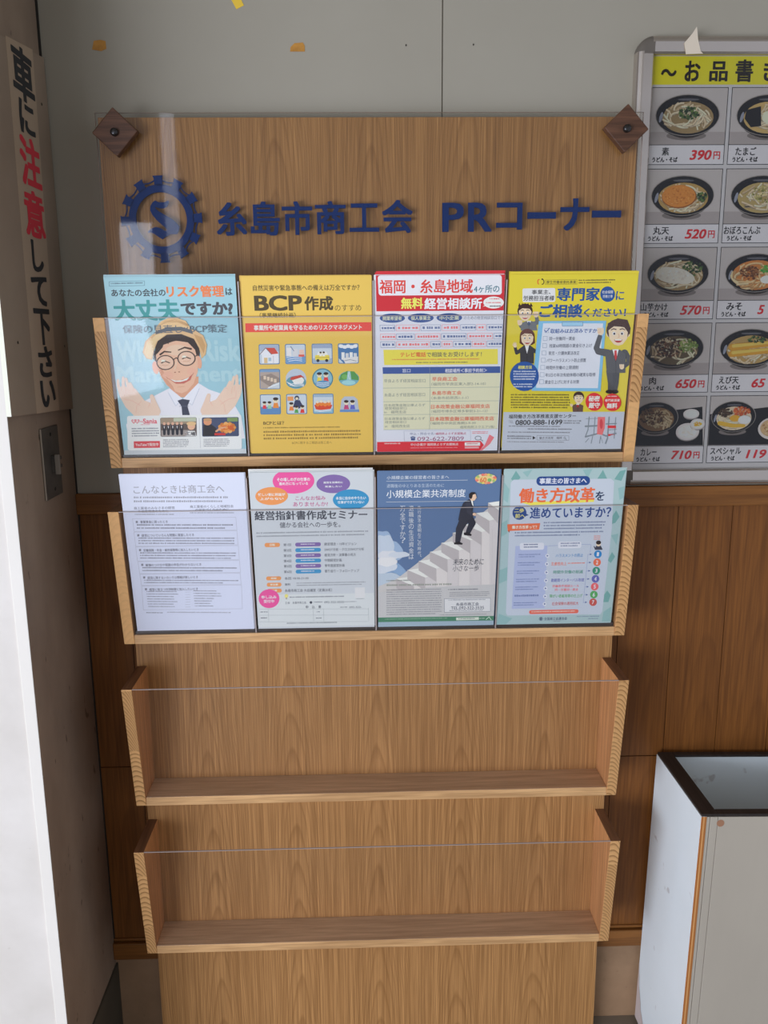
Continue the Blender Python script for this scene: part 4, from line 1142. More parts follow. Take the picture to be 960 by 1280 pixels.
for t, x0, y0, x1, y1 in (('早良商工会', 390, 696, 543, 723), ('糸島市商工会', 386, 786, 566, 813), ('日本政策金融公庫福岡支店', 378, 875, 738, 903), ('日本政策金融公庫福岡西支店', 372, 956, 763, 984)):
    p.text(t, x0, y0, x1, y1, (206, 92, 72), 0.012)
p.part('contact_box')
p.frame(205, 1050, 617, 1118, 2, (160, 170, 190)); p.text('申込・問合せ先：', 242, 1060, 398, 1078, (110, 116, 150)); p.text('福岡県よろず支援拠点', 400, 1061, 590, 1078, (176, 92, 120), 0.01)
p.rrect(246, 1097, 272, 1114, 5, (70, 90, 140)); p.limb([(246, 1094), (259, 1089), (272, 1094)], 7, 7, (70, 90, 140)); p.text('092-622-7809', 286, 1090, 575, 1117, (150, 100, 130), 0.004)
p.micro(628, 1056, 722, 1076, (210, 120, 130), 2); p.ring(664, 1102, 21, 16, 5, (130, 140, 150)); p.line([(680, 1112), (694, 1122)], 6, (130, 140, 150))
p.part('footer_band', 'red footer band with white lettering')
p.poly([(35, 1122), (585, 1122), (680, 1122), (700, 1150), (672, 1190), (30, 1190)], (206, 54, 66)); p.text('中小企業庁 福岡県よろず支援拠点', 243, 1133, 540, 1151, (236, 206, 212), 0.015); p.micro(80, 1130, 180, 1142, (236, 206, 212)); p.micro(240, 1162, 535, 1171, (226, 150, 158))
p.rect(580, 1131, 676, 1154, (226, 226, 230)); p.micro(592, 1137, 665, 1148, (190, 60, 66)); p.rect(580, 1160, 668, 1172, (226, 170, 176))
p.poly([(735, 1078), (764, 1098), (740, 1140), (690, 1186), (670, 1188), (705, 1150)], (214, 122, 134)); p.line([(765, 1100), (735, 1150), (690, 1187)], 3, (230, 226, 230))
p.flush()

# ---------------------------------------------------------------- 4 bright yellow: expert advice
p = flyer(0, 0.3270, 'bright yellow leaflet with cartoon office workers around a clipboard, right end of top tray',
          [(95, 58), (893, 66), (768, 1122), (45, 1138)], (206, 197, 60), [(0.001, 0.004, (210, 200, 66)), (-0.001, 0.0048, (192, 182, 58))],
          group='yellow sheets behind the cartoon leaflet', blabel='bright yellow sheet peeking out above the cartoon office worker leaflet')
NB = (42, 82, 150); INK = (60, 62, 66); WH = (196, 204, 216)
p.part('headline')
p.ring(277, 108, 10, 17, 5, (206, 70, 60), 14, 90, 300); p.ring(298, 108, 13, 18, 5, (50, 48, 50), 14, -100, 110); p.ell(298, 92, 5, 5, (50, 48, 50), 10)
p.frame(318, 97, 514, 126, 1.6, (110, 106, 60)); p.text('厚生労働省委託事業', 324, 102, 509, 122, (84, 82, 60), 0.01); p.micro(525, 98, 745, 128, (100, 96, 60), 2)
p.rrect(174, 148, 379, 234, 10, (206, 214, 222)); p.text('事業主、', 232, 158, 350, 186, INK, 0.015); p.text('労務担当者様', 180, 194, 373, 226, INK, 0.015)
p.text('専門家', 390, 147, 655, 231, NB, 0.03); p.ell(702, 191, 45, 48, NB); p.text('社会保険', 668, 168, 736, 188, WH, 0.015); p.text('労務士等', 672, 195, 732, 214, WH, 0.015); p.text('に', 752, 173, 803, 228, NB, 0.02)
p.text('ご相談', 280, 249, 548, 333, NB, 0.035); p.text('ください！', 555, 278, 812, 330, NB, 0.025)
# workers behind the board
def worker(nm, cx, cy, s, hair, female=False, mouth_open=True, suit=(74, 76, 82), tie=(190, 60, 60)):
    F = (232, 204, 180)
    p.ell(cx - 50 * s, cy + 4 * s, 9 * s, 15 * s, F, 14); p.ell(cx + 50 * s, cy + 4 * s, 9 * s, 15 * s, F, 14)
    p.ell(cx, cy - 14 * s, 58 * s, 56 * s, hair)
    if female:
        p.poly([(cx - 57 * s, cy - 20 * s), (cx + 57 * s, cy - 20 * s), (cx + 60 * s, cy + 40 * s), (cx + 36 * s, cy + 56 * s), (cx - 36 * s, cy + 56 * s), (cx - 60 * s, cy + 40 * s)], hair)
    p.poly([(cx - 48 * s, cy - 16 * s), (cx - 20 * s, cy - 34 * s), (cx + 34 * s, cy - 30 * s), (cx + 49 * s, cy - 8 * s), (cx + 44 * s, cy + 28 * s), (cx + 22 * s, cy + 56 * s), (cx, cy + 63 * s), (cx - 22 * s, cy + 56 * s), (cx - 44 * s, cy + 28 * s)], F)
    for sx in (-1, 1):
        p.ell(cx + sx * 20 * s, cy + 2 * s, 8 * s, 9 * s, (240, 240, 240), 14); p.ell(cx + sx * 19 * s, cy + 3 * s, 5 * s, 6 * s, (54, 44, 40), 12)
        p.limb([(cx + sx * 10 * s, cy - 18 * s), (cx + sx * 22 * s, cy - 22 * s), (cx + sx * 34 * s, cy - 16 * s)], 5 * s, 4 * s, hair)
    p.line([(cx + 2 * s, cy + 4 * s), (cx + 6 * s, cy + 20 * s), (cx - 2 * s, cy + 22 * s)], 2.2 * s, (196, 150, 124))
    if mouth_open:
        p.ell(cx, cy + 32 * s, 20 * s, 16 * s, (170, 60, 56), 18, 0, 0, 180); p.rect(cx - 17 * s, cy + 32 * s, cx + 17 * s, cy + 37 * s, (240, 236, 232))
    else:
        p.limb([(cx - 14 * s, cy + 32 * s), (cx, cy + 38 * s), (cx + 14 * s, cy + 32 * s)], 3.4 * s, 3.4 * s, (170, 80, 70))
def suit(cx, top, bot, w0, w1, c, tie=None):
    p.poly([(cx - w0 * .4, top), (cx + w0 * .4, top), (cx + w0, top + (bot - top) * .18), (cx + w1, bot), (cx - w1, bot), (cx - w0, top + (bot - top) * .18)], c)
    p.poly([(cx - w0 * .32, top - 2), (cx + w0 * .32, top - 2), (cx, top + (bot - top) * .5)], (222, 226, 232))
    if tie:
        p.poly([(cx - 6, top + 4), (cx + 6, top + 4), (cx + 9, top + (bot - top) * .36), (cx, top + (bot - top) * .48), (cx - 9, top + (bot - top) * .36)], tie)
    d = tuple(int(v * .72) for v in c)
    p.line([(cx - w0 * .34, top), (cx, top + (bot - top) * .52), (cx, bot)], 2.4, d); p.line([(cx + w0 * .34, top), (cx, top + (bot - top) * .52)], 2.4, d)
def fist(x, y, r):
    F = (232, 204, 180)
    p.ell(x, y, r, r * 1.1, F, 14)
    for k in range(4):
        p.limb([(x - r * .8 + k * r * .52, y - r * .5), (x - r * .8 + k * r * .52, y - r * 1.0)], r * .5, r * .42, F)
    p.limb([(x - r * .7, y + r * .3), (x + r * .1, y)], r * .5, r * .4, (222, 190, 164)); p.line([(x - r * .55, y - r * .8), (x - r * .55, y - r * .3)], 1.3, (190, 150, 126)); p.line([(x, y - r * .8), (x, y - r * .3)], 1.3, (190, 150, 126))
def palm(x, y, r, side):
    F = (232, 204, 180)
    p.ell(x, y, r, r, F, 14)
    for k, a in enumerate((-130, -108, -86, -64)):
        t = math.radians(a); L = (1.7, 2.0, 2.05, 1.75)[k if side > 0 else 3 - k] * r
        p.limb([(x + r * .6 * math.cos(t), y + r * .6 * math.sin(t)), (x + L * math.cos(t), y + L * math.sin(t))], r * .46, r * .36, F)
    t = math.radians(-20 if side > 0 else -160); p.limb([(x, y), (x + 1.6 * r * math.cos(t), y + 1.6 * r * math.sin(t))], r * .55, r * .4, F)
p.part('worker_drawing', 'cartoon office worker in grey suit peeping over the clipboard, fists raised')
p.limb([(215, 372), (168, 385), (158, 368)], 30, 22, (96, 104, 112)); p.limb([(240, 372), (268, 360), (262, 330)], 30, 22, (96, 104, 112))
suit(214, 352, 410, 44, 52, (104, 112, 120), (60, 80, 120)); worker('m', 190, 300, .82, (62, 46, 40)); fist(157, 362, 15); fist(258, 312, 16)
for k in range(5): p.poly([(146 + 18 * k, 262), (154 + 18 * k, 238), (166 + 18 * k, 262)], (62, 46, 40))
p.part('worker_drawing', 'cartoon office worker with bobbed hair and dark suit, palms up')
p.limb([(165, 530), (138, 548), (128, 516)], 24, 18, (58, 60, 66)); p.limb([(240, 530), (262, 545), (268, 512)], 24, 18, (58, 60, 66))
suit(202, 500, 612, 44, 42, (60, 62, 68)); worker('f', 203, 455, .80, (92, 52, 44), True); palm(128, 504, 11, -1); palm(270, 500, 11, 1)
p.part('clipboard_drawing', 'light blue clipboard with a check list')
p.poly([(275, 352), (690, 354), (650, 781), (230, 778)], (122, 186, 226)); p.poly([(302, 366), (671, 370), (634, 762), (257, 760)], (206, 218, 234))
p.rrect(418, 358, 549, 386, 6, (150, 200, 232)); p.frame(420, 360, 547, 384, 2.2, (84, 110, 150))
p.frame(312, 398, 336, 424, 2, (120, 140, 170)); p.line([(310, 408), (320, 420), (342, 396)], 4.5, NB)
p.text('取組みはお済みですか？', 346, 400, 650, 428, (52, 90, 156), 0.02, 0.12)
for y, x0, x1, t in ((460, 340, 499, '同一労働同一賃金'), (504, 340, 602, '残業60時間超の賃金引き上げ'), (549, 335, 525, '育児・介護休業法改正'), (593, 323, 564, 'パワーハラスメント防止措置'), (637, 320, 517, '時間外労働の上限規制'), (681, 315, 621, '年5日の年次有給休暇の確実な取得'), (724, 311, 521, '賃金引上げに対する対策')):
    xb = 302 - (y - 460) * 0.09
    p.frame(xb, y - 13, xb + 25, y + 12, 1.8, (120, 140, 170)); p.text(t, x0, y - 11, x1, y + 12, (74, 84, 104), 0.01)
p.part('worker_drawing', 'cartoon office worker in dark suit and red tie, one fist raised')
p.limb([(706, 660), (712, 730), (708, 775)], 40, 28, (76, 80, 86)); p.limb([(746, 660), (742, 730), (736, 775)], 40, 28, (70, 74, 80)); p.ell(704, 783, 24, 12, (36, 34, 36), 16); p.ell(736, 783, 22, 12, (36, 34, 36), 16)
p.limb([(700, 552), (640, 540), (628, 520), (650, 450)], 46, 28, (80, 84, 90)); p.limb([(800, 550), (826, 580), (824, 610), (790, 636)], 42, 26, (76, 80, 86))
suit(744, 530, 670, 62, 56, (82, 86, 92), (190, 56, 60)); worker('m', 762, 430, 1.22, (70, 46, 42)); p.poly([(694, 420), (700, 370), (760, 340), (820, 350), (838, 400), (832, 440), (800, 395), (740, 385)], (66, 44, 40)); fist(655, 420, 20); fist(780, 634, 14)
p.part('contact_circle', 'blue circle with contact methods')
p.ell(185, 690, 90, 90, (42, 86, 160)); p.text('相談方法', 146, 624, 232, 646, (226, 216, 120), 0.03); p.micro(118, 656, 252, 718, (196, 210, 230), 4, .55); p.micro(118, 734, 240, 764, (196, 210, 230), 2, .55)
p.part('body_text')
p.micro(102, 798, 458, 890, (100, 94, 50), 6)
p.part('worker_drawing', 'small cartoon office worker in brown suit pointing up')
suit(512, 858, 905, 34, 30, (96, 76, 70), (170, 50, 50)); worker('m', 518, 822, .56, (62, 44, 40), mouth_open=False); fist(474, 866, 8)
p.part('red_badges', 'two red round badges')
p.ell(612, 844, 53, 54, (206, 54, 60)); p.text('秘密', 578, 808, 646, 842, (240, 226, 226), 0.03); p.text('厳守', 578, 848, 646, 882, (240, 226, 226), 0.03)
p.ell(720, 846, 53, 52, (206, 54, 60)); p.micro(690, 806, 748, 818, (240, 200, 200)); p.text('専門家派遣', 676, 826, 764, 842, (240, 226, 226), 0.02); p.text('無料', 686, 850, 750, 882, (240, 226, 226), 0.035)
p.part('address_panel', 'white address panel with a small street map')
p.poly([(57, 908), (800, 902), (768, 1122), (45, 1138)], (180, 193, 210))
p.text('福岡働き方改革推進支援センター', 90, 919, 502, 944, INK, 0.018); p.text('TEL', 88, 958, 118, 974, (130, 136, 146)); p.text('0800-888-1699', 131, 953, 418, 983, INK, 0.02)
p.micro(424, 954, 528, 980, (110, 116, 126), 2); p.micro(90, 988, 412, 1000, (124, 130, 140)); p.micro(205, 1004, 502, 1016, (110, 116, 126)); p.micro(84, 1024, 506, 1036, (124, 130, 140)); p.micro(80, 1048, 224, 1074, (110, 116, 126), 2); p.micro(78, 1082, 472, 1092, (130, 136, 146))
p.poly([(236, 1050), (254, 1061), (236, 1072)], (50, 50, 54)); p.frame(262, 1047, 456, 1074, 1.8, (120, 126, 136)); p.text('働き方改革　福岡', 276, 1053, 414, 1068, (110, 116, 126), 0.01); p.ring(431, 1060, 7, 7, 2, (90, 96, 106), 14); p.line([(436, 1065), (442, 1071)], 2.4, (90, 96, 106))
for pts, w in ((((556, 990), (648, 985)), 10), (((580, 934), (572, 1010), (556, 1052)), 6), (((616, 934), (606, 1040)), 5), (((556, 1052), (640, 1030), (680, 1046), (740, 1030)), 9), (((700, 934), (688, 1060), (676, 1090)), 8), (((740, 936), (728, 1060)), 5), (((680, 975), (744, 972)), 6), (((590, 1090), (600, 1046)), 5), (((640, 1090), (648, 1048)), 5), (((556, 1084), (576, 1062)), 4), (((650, 1056), (660, 1088)), 3), (((700, 1010), (742, 1006)), 4), (((560, 945), (640, 942)), 3)):
    p.line(list(pts), w, (126, 140, 152))
p.poly([(632, 934), (676, 934), (672, 1000), (658, 1040), (626, 1036), (628, 990)], (222, 116, 120)); p.ell(652, 975, 10, 30, (196, 74, 84), 14); p.rect(690, 984, 740, 1000, (206, 60, 66)); p.rect(692, 1034, 706, 1046, (206, 60, 66)); p.micro(708, 1034, 728, 1046, (206, 60, 66))
p.flush()

# ---------------------------------------------------------------- 5 white text sheet
p = flyer(1, -0.3250, 'plain white sheet of grey text in ruled boxes, left end of second tray',
          [(2, 68), (836, 60), (916, 1110), (130, 1130)], (200, 212, 238), [(0.0016, 0.0006, (206, 218, 242))], blabel='white sheet just showing behind the text sheet at left of second tray')
G1 = (128, 134, 150); G2 = (150, 156, 172); G3 = (96, 100, 114)
p.part('headline')
p.text('こんなときは商工会へ', 103, 140, 706, 196, (156, 162, 178), 0.008)
p.part('introduction')
p.micro(105, 216, 722, 268, G2, 2, .5, .05)
for t, x0, y0, x1, y1 in (('商工業者のみなさまの経営', 106, 284, 378, 303), ('の改善発達のために', 133, 307, 336, 325), ('商工業者のくらしと地域社会', 480, 274, 768, 293), ('の安定づくりのために', 516, 296, 738, 315)):
    p.text(t, x0, y0, x1, y1, G1, 0.012)
p.micro(112, 333, 396, 345, G2); p.micro(480, 322, 772, 334, G2)
p.part('ruled_boxes')
for y0, y1, xa, xb, t, tx, n in ((366, 452, 96, 788, '事業資金に困ったとき', 332, 2), (456, 552, 106, 796, '経営についていろんな問題に直面したとき', 508, 3), (556, 652, 118, 806, '労働保険・年金・雇用保険等に加入したいとき', 540, 3), (656, 738, 133, 815, '帳簿のつけ方や税務の申告がわからないとき', 558, 2), (742, 818, 146, 820, '経営に関するいろいろな情報が欲しいとき', 536, 2), (822, 985, 158, 830, '経営に役立つ共済制度に加入したいとき', 536, 0)):
    p.line([(xa, y0), (xb - 4, y0 - 10), (xb + 4, y1 - 12), (xa + 12, y1)], 1.7, (160, 166, 182), True)
    p.rect(xa + 22, y0 + 14, xa + 36, y0 + 29, G1); p.text(t, xa + 52, y0 + 11, tx, y0 + 30, G3, 0.012)
    if n:
        p.micro(xa + 30, y0 + 36, xb - 22, y0 + 36 + (y1 - y0 - 44), G1, n, .5, .35)
    else:
        for k in range(7):
            p.micro(190 + 2 * k, 856 + 17 * k, 400 + 12 * math.sin(k * 2), 866 + 17 * k, G1); p.micro(505 + 2 * k, 850 + 17 * k, 660 + 40 * math.sin(k), 860 + 17 * k, G1); p.line([(452, 862 + 17 * k), (486, 861 + 17 * k)], 1.4, G2)
p.part('footer_text')
p.micro(190, 1000, 300, 1012, G1); p.micro(330, 996, 760, 1008, G2)
p.flush()

# ---------------------------------------------------------------- 6 grey-white seminar leaflet
p = flyer(1, -0.1078, 'pale grey leaflet with pink, purple, orange and blue oval bubbles',
          [(45, 70), (893, 75), (886, 1112), (96, 1112)], (190, 202, 214), [(0.0016, 0.0022, (196, 208, 218)), (-0.0008, 0.0056, (206, 214, 222))],
          group='pale sheets behind the seminar leaflet', blabel='pale grey sheet in the pack behind the leaflet with coloured bubbles')
p.part('speech_bubbles', 'coloured oval bubbles with white lettering')
WT = (232, 226, 234)
for cx, cy, rx, ry, c, l1, l2, hw in ((350, 130, 142, 85, (216, 88, 158), 'その場しのぎの仕事の', '進め方になっている', 112), (620, 155, 115, 62, (122, 104, 166), '経営を効率的に', '見直したい', 66), (200, 228, 111, 60, (232, 146, 92), '忙しい割に利益が', '上がらない', 92), (738, 261, 123, 68, (58, 140, 192), '本当に自分のやりたい', '仕事ができていない', 102)):
    p.ell(cx, cy, rx, ry, c, 32); s = hw / 112
    p.text(l1, cx - hw, cy - 10 - 12 * s, cx + hw, cy - 10 + 12 * s + 0, WT, 0.02); p.text(l2, cx - hw * .88, cy + 16 - 9 * s, cx + hw * .88, cy + 16 + 12 * s, WT, 0.02)
p.part('headline')
p.text('こんなお悩み', 362, 232, 566, 261, (176, 90, 140), 0.008); p.text('ありませんか?', 345, 272, 581, 301, (176, 90, 140), 0.008)
p.text('経営指針書作成セミナー', 82, 329, 849, 391, (74, 80, 92), 0.024); p.text('儲かる会社への一歩を。', 252, 404, 664, 443, (84, 90, 102), 0.008)
p.part('programme')
p.micro(92, 468, 850, 512, (140, 150, 162), 2, .45, .05)
TX = (100, 108, 120)
for k, (y, t, x1) in enumerate(((555, '経営理念・10年ビジョン', 772), (592, 'SWOT分析・クロスSWOT分析', 823), (628, '経営方針・決算書の見方', 766), (663, '中期経営計画', 669), (698, '単年度経営計画', 688), (735, '振り返り・フォローアップ', 787))):
    p.text('第%d回' % (k + 1), 275, y - 9, 327, y + 9, TX, 0.008)
    p.rrect(355, y - 13, 529, y + 13, 12, ((122, 104, 166), (66, 144, 196))[k % 2]); p.micro(392, y - 6, 490, y + 6, (206, 210, 226))
    p.text(t, 553, y - 10, x1, y + 10, TX, 0.008)
for x0, y0, x1, y1, t in ((147, 540, 251, 568, '日程'), (154, 764, 256, 790, '時間'), (157, 806, 257, 832, '参加費'), (160, 846, 258, 872, '会場')):
    p.rrect(x0, y0, x1, y1, 12, (232, 150, 96)); p.text(t, (x0 + x1) / 2 - 9 * len(t), y0 + 6, (x0 + x1) / 2 + 9 * len(t), y1 - 7, (236, 226, 222), 0.015)
p.text('各回 18:30-21:00', 280, 770, 442, 788, TX, 0.008); p.text('無料', 280, 811, 318, 828, TX, 0.008); p.micro(360, 808, 828, 838, (140, 148, 160), 2, .45); p.text('糸島市商工会 大会議室（定員25名）', 280, 850, 600, 871, TX, 0.01)
p.part('application_form', 'pink badge above a ruled entry form')
p.rect(92, 886, 886, 1100, (200, 212, 220)); p.rect(756, 848, 824, 916, (206, 214, 222)); p.micro(762, 920, 822, 928, (150, 156, 166))
p.ell(171, 912, 71, 63, (216, 88, 158)); p.text('申し込み', 120, 890, 222, 912, WT, 0.02); p.text('受付中', 134, 918, 206, 940, WT, 0.02)
p.ell(289, 896, 12, 13, (232, 216, 130), 16); p.rect(284, 906, 295, 918, (170, 166, 150)); p.micro(312, 900, 712, 914, (130, 138, 150))
p.text('主催', 280, 934, 312, 950, TX); p.text('糸島市商工会', 330, 934, 424, 950, TX, 0.008); p.ell(456, 942, 9, 9, (70, 76, 90), 14); p.micro(474, 936, 534, 948, (120, 128, 140)); p.text('092-322-3535', 546, 935, 680, 949, TX, 0.008); p.micro(684, 938, 768, 948, (140, 148, 160))
p.text('申　込　書', 420, 962, 525, 982, (84, 90, 102), 0.012); p.micro(655, 974, 708, 984, TX); p.text('092-322-', 716, 972, 800, 985, TX, 0.008)
for y in (985, 1026, 1070):
    p.line([(104, y - 5), (846, y + 6)], 1.6, (150, 164, 170))
for x in (165, 470, 540, 845):
    p.line([(x, 985), (x + 2, 1070)], 1.6, (150, 164, 170))
p.micro(112, 996, 158, 1008, TX); p.micro(112, 1036, 158, 1048, TX); p.micro(494, 1002, 516, 1012, TX); p.micro(488, 1044, 524, 1054, TX); p.micro(290, 1074, 650, 1086, (130, 140, 150))
p.flush()

# ---------------------------------------------------------------- 7 blue sky and white stairs
p = flyer(1, 0.1086, 'sky blue leaflet with a person in dark suit climbing white stairs',
          [(56, 60), (884, 58), (830, 1090), (62, 1088)], (90, 118, 160), [(0.0012, 0.0006, (90, 118, 160)), (0.0020, 0.0002, (74, 106, 156))],
          group='blue sheets behind the stairs leaflet', blabel='blue sheet showing at the right edge behind the leaflet with white stairs')
p.part('cloud_picture', 'white clouds')
for cx, cy, rx, ry, c in ((60, 740, 190, 90, (132, 166, 206)), (110, 600, 120, 80, (150, 178, 212)), (90, 500, 60, 45, (150, 178, 212)), (100, 560, 70, 80, (186, 204, 224)), (130, 620, 70, 34, (206, 216, 228)), (200, 615, 70, 20, (196, 210, 226)), (80, 690, 110, 46, (196, 210, 226)), (120, 660, 70, 30, (214, 222, 230)), (80, 800, 160, 70, (176, 196, 216))):
    pts = [(max(62, cx + rx * math.cos(a)), cy + ry * math.sin(a) * (1 + .12 * math.sin(5 * a))) for a in [k * math.pi / 14 for k in range(28)]]
    p.poly([(max(62, x), y) for x, y in pts], c)
p.part('stairs_picture', 'tall white staircase')
p.poly([(62, 822), (185, 775), (838, 285), (836, 1090), (62, 1088)], (190, 194, 198))
X = (180, 255, 330, 405, 482, 558, 632, 706, 716, 796, 882)
steps = [(182, 772), (256, 716), (331, 658), (406, 598), (482, 540), (558, 474), (634, 420), (714, 346), (796, 278)]
for k, (x, y) in enumerate(steps):
    nx = steps[k + 1][0] if k + 1 < len(steps) else 884
    ny = steps[k + 1][1] if k + 1 < len(steps) else y
    xr = min(x + 190, 882)
    dx = 118 if k < 7 else 90
    p.poly([(x, y), (nx + 6, y - 10), (min(nx + dx, 882), y + 36), (min(x + dx, 882), y + 52)], (222, 224, 226))
    p.poly([(x, y), (min(x + dx, 882), y + 52), (min(x + dx, 882), y + 140), (x, y + 62)], (176, 176, 182))
    p.poly([(min(x + dx, 870), y + 52), (min(nx + dx, 872), y + 38), (min(nx + dx, 862), 840), (min(x + dx, 858), 860)], ((206, 208, 212), (198, 200, 206))[k % 2])
p.poly([(62, 860), (470, 830), (852, 820), (834, 1030), (62, 1030)], (186, 192, 198))
for k in range(9):
    x = 300 + 75 * k
    if x < 840: p.line([(x, 870 - 62 * k + 20 if 870 - 62 * k + 20 > 430 else 430), (x - 6, 860)], 1.6, (184, 186, 192))
p.part('climber_picture', 'person in a dark suit climbing the stairs')
NV = (50, 54, 68)
p.limb([(640, 380), (604, 450), (592, 530)], 62, 34, NV); p.limb([(662, 370), (690, 410), (662, 470)], 58, 32, (44, 48, 62)); p.poly([(566, 540), (600, 532), (626, 545), (622, 553), (568, 551)], (34, 34, 40)); p.poly([(632, 474), (662, 470), (686, 488), (682, 496), (634, 490)], (34, 34, 40))
p.poly([(596, 388), (610, 320), (630, 275), (668, 252), (690, 262), (697, 300), (690, 345), (680, 385), (640, 396), (600, 394)], NV); p.limb([(662, 285), (668, 335), (696, 356)], 34, 20, (58, 62, 78)); p.ell(704, 352, 12, 10, SKIN, 14)
for k in range(4): p.limb([(706, 348 + 3 * k), (716 - k, 350 + 4 * k)], 4.5, 3.4, SKIN)
p.poly([(680, 258), (694, 264), (698, 300), (690, 290)], (222, 226, 232)); p.ell(694, 236, 23, 27, SKIN, 18); p.poly([(668, 240), (668, 218), (682, 206), (704, 206), (714, 216), (694, 222), (690, 240), (682, 252)], (44, 40, 42)); p.poly([(714, 232), (721, 242), (713, 245)], SKIN)
p.part('headline')
LB = (206, 218, 232)
p.text('小規模企業の経営者の皆さまへ', 120, 92, 535, 116, LB); p.line([(118, 128), (660, 126)], 2, LB)
p.text('退職後のゆとりある生活のために', 120, 147, 502, 171, (180, 198, 222)); p.text('小規模企業共済制度', 117, 186, 646, 239, (226, 232, 240), 0.006); p.line([(116, 264), (674, 264)], 2, LB)
p.part('vertical_lines')
def vert(t, x0, x1, y0, y1):
    n = len(t); h = (y1 - y0) / n
    for k, ch in enumerate(t):
        if ch in '、。':
            p.text(ch, x1 - 10, y0 + k * h, x1, y0 + k * h + 10, LB)
        else:
            p.text(ch, x0 + 2, y0 + k * h + 2, x1 - 2, y0 + (k + 1) * h - 3, LB)
vert('先行き不透明なこの時代、', 323, 350, 290, 652); vert('退職後の生活資金は', 264, 301, 290, 648); vert('万全ですか？', 206, 245, 290, 540)
p.part('slogan'); p.text('未来のために', 560, 646, 766, 690, (74, 80, 92), 0.0, 0.15); p.text('小さな一歩', 558, 692, 734, 730, (74, 80, 92), 0.0, 0.15)
p.part('anniversary_ring', 'wreath of coloured flowers around the number 60')
for k in range(20):
    a = 2 * math.pi * k / 20; p.ell(782 + 62 * math.cos(a), 118 + 28 * math.sin(a), 12, 9, ((222, 150, 120), (206, 196, 110), (150, 186, 120), (220, 200, 170), (214, 120, 110))[k % 5], 10)
p.ell(782, 118, 52, 21, (214, 196, 140)); p.text('60', 742, 108, 786, 140, (206, 110, 70), 0.02); p.ell(806, 126, 14, 12, (120, 176, 110), 12)
p.part('body_text')
p.micro(118, 780, 285, 794, (140, 150, 150)); p.micro(118, 808, 565, 828, (150, 160, 156), 1); p.micro(118, 842, 480, 1018, (136, 142, 152), 12, .45); p.micro(528, 846, 740, 858, (110, 116, 130)); p.micro(536, 866, 800, 902, (136, 142, 152), 3, .5)
p.part('address_box', 'pale address box'); p.rect(500, 908, 812, 1002, (206, 214, 222)); p.frame(502, 910, 810, 1000, 2.4, (110, 120, 136)); p.micro(530, 916, 786, 926, (130, 138, 150)); p.text('糸島市商工会', 580, 937, 732, 959, (84, 92, 108), 0.012); p.text('TEL.092-322-3535', 546, 963, 766, 983, (84, 92, 108), 0.008); p.micro(536, 987, 780, 996, (130, 138, 150)); p.micro(470, 1014, 800, 1022, (136, 142, 152))
p.part('footer_band', 'green footer band'); p.poly([(62, 1026), (834, 1030), (832, 1060), (62, 1056)], (74, 130, 106)); p.poly([(62, 1056), (832, 1060), (830, 1090), (62, 1088)], (150, 176, 196)); p.micro(108, 1034, 570, 1045, (130, 170, 150)); p.rect(580, 1036, 732, 1054, (200, 214, 208)); p.micro(596, 1040, 716, 1050, (90, 110, 110)); p.micro(736, 1042, 776, 1050, (190, 210, 200)); p.line([(780, 1052), (800, 1036), (815, 1056)], 4, (190, 220, 206))
p.flush()

# ---------------------------------------------------------------- 8 mint: work-style reform
MT = (160, 190, 198)
p = flyer(1, 0.3237, 'mint green leaflet with orange headline and seven coloured numbered dots',
          [(76, 44), (832, 42), (746, 968), (30, 966)], MT, [(0.0012, 0.0008, (184, 212, 220))], blabel='pale mint sheet just showing behind the leaflet with numbered dots')
TE = (112, 164, 166); T2 = (138, 180, 186)
for pts, c in (([(120, 100), (150, 52), (178, 92), (148, 126)], TE), ([(650, 106), (685, 52), (712, 106)], TE), ([(756, 108), (790, 60), (828, 52), (800, 118)], TE), ([(745, 330), (770, 292), (792, 330), (766, 366), (742, 374)], TE), ([(722, 590), (748, 540), (768, 568), (742, 606)], TE), ([(700, 800), (722, 772), (744, 800), (730, 842), (698, 842)], TE),
               ([(78, 120), (110, 160), (100, 240), (74, 220)], T2), ([(560, 50), (620, 46), (590, 100)], T2), ([(780, 160), (820, 150), (812, 220), (790, 230)], T2), ([(48, 640), (100, 620), (96, 700), (46, 720)], T2), ([(700, 900), (748, 870), (742, 960), (690, 960)], T2), ([(60, 360), (100, 340), (96, 420), (60, 440)], T2), ([(190, 60), (250, 46), (220, 90)], T2), ([(740, 440), (786, 430), (776, 500)], T2), ([(46, 900), (130, 930), (90, 964), (34, 964)], T2)):
    p.part('triangle', 'teal triangle'); p.poly(pts, c)
p.part('white_panel', 'pale rounded panel'); p.poly([(135, 104), (735, 104), (755, 120), (745, 400), (692, 900), (680, 916), (100, 912), (90, 896), (112, 300), (118, 122)], (184, 199, 218))
p.part('headline')
N8 = (46, 76, 140)
p.rrect(275, 87, 606, 141, 26, N8); p.text('事業主の皆さまへ', 294, 96, 586, 131, (206, 216, 236), 0.03)
p.poly([(180, 238), (632, 226), (632, 240), (240, 256)], (226, 212, 96))
p.text('働き方改革', 168, 154, 636, 242, (216, 108, 72), 0.03); p.text('を', 640, 178, 696, 233, (44, 60, 92), 0.02)
p.ell(172, 300, 43, 41, N8); p.poly([(205, 320), (230, 314), (206, 300)], N8); p.text('二歩', 140, 272, 200, 298, (226, 216, 130), 0.02); p.text('前へ', 146, 304, 206, 330, (226, 216, 130), 0.02)
p.text('進めていますか？', 236, 268, 738, 334, N8, 0.022)
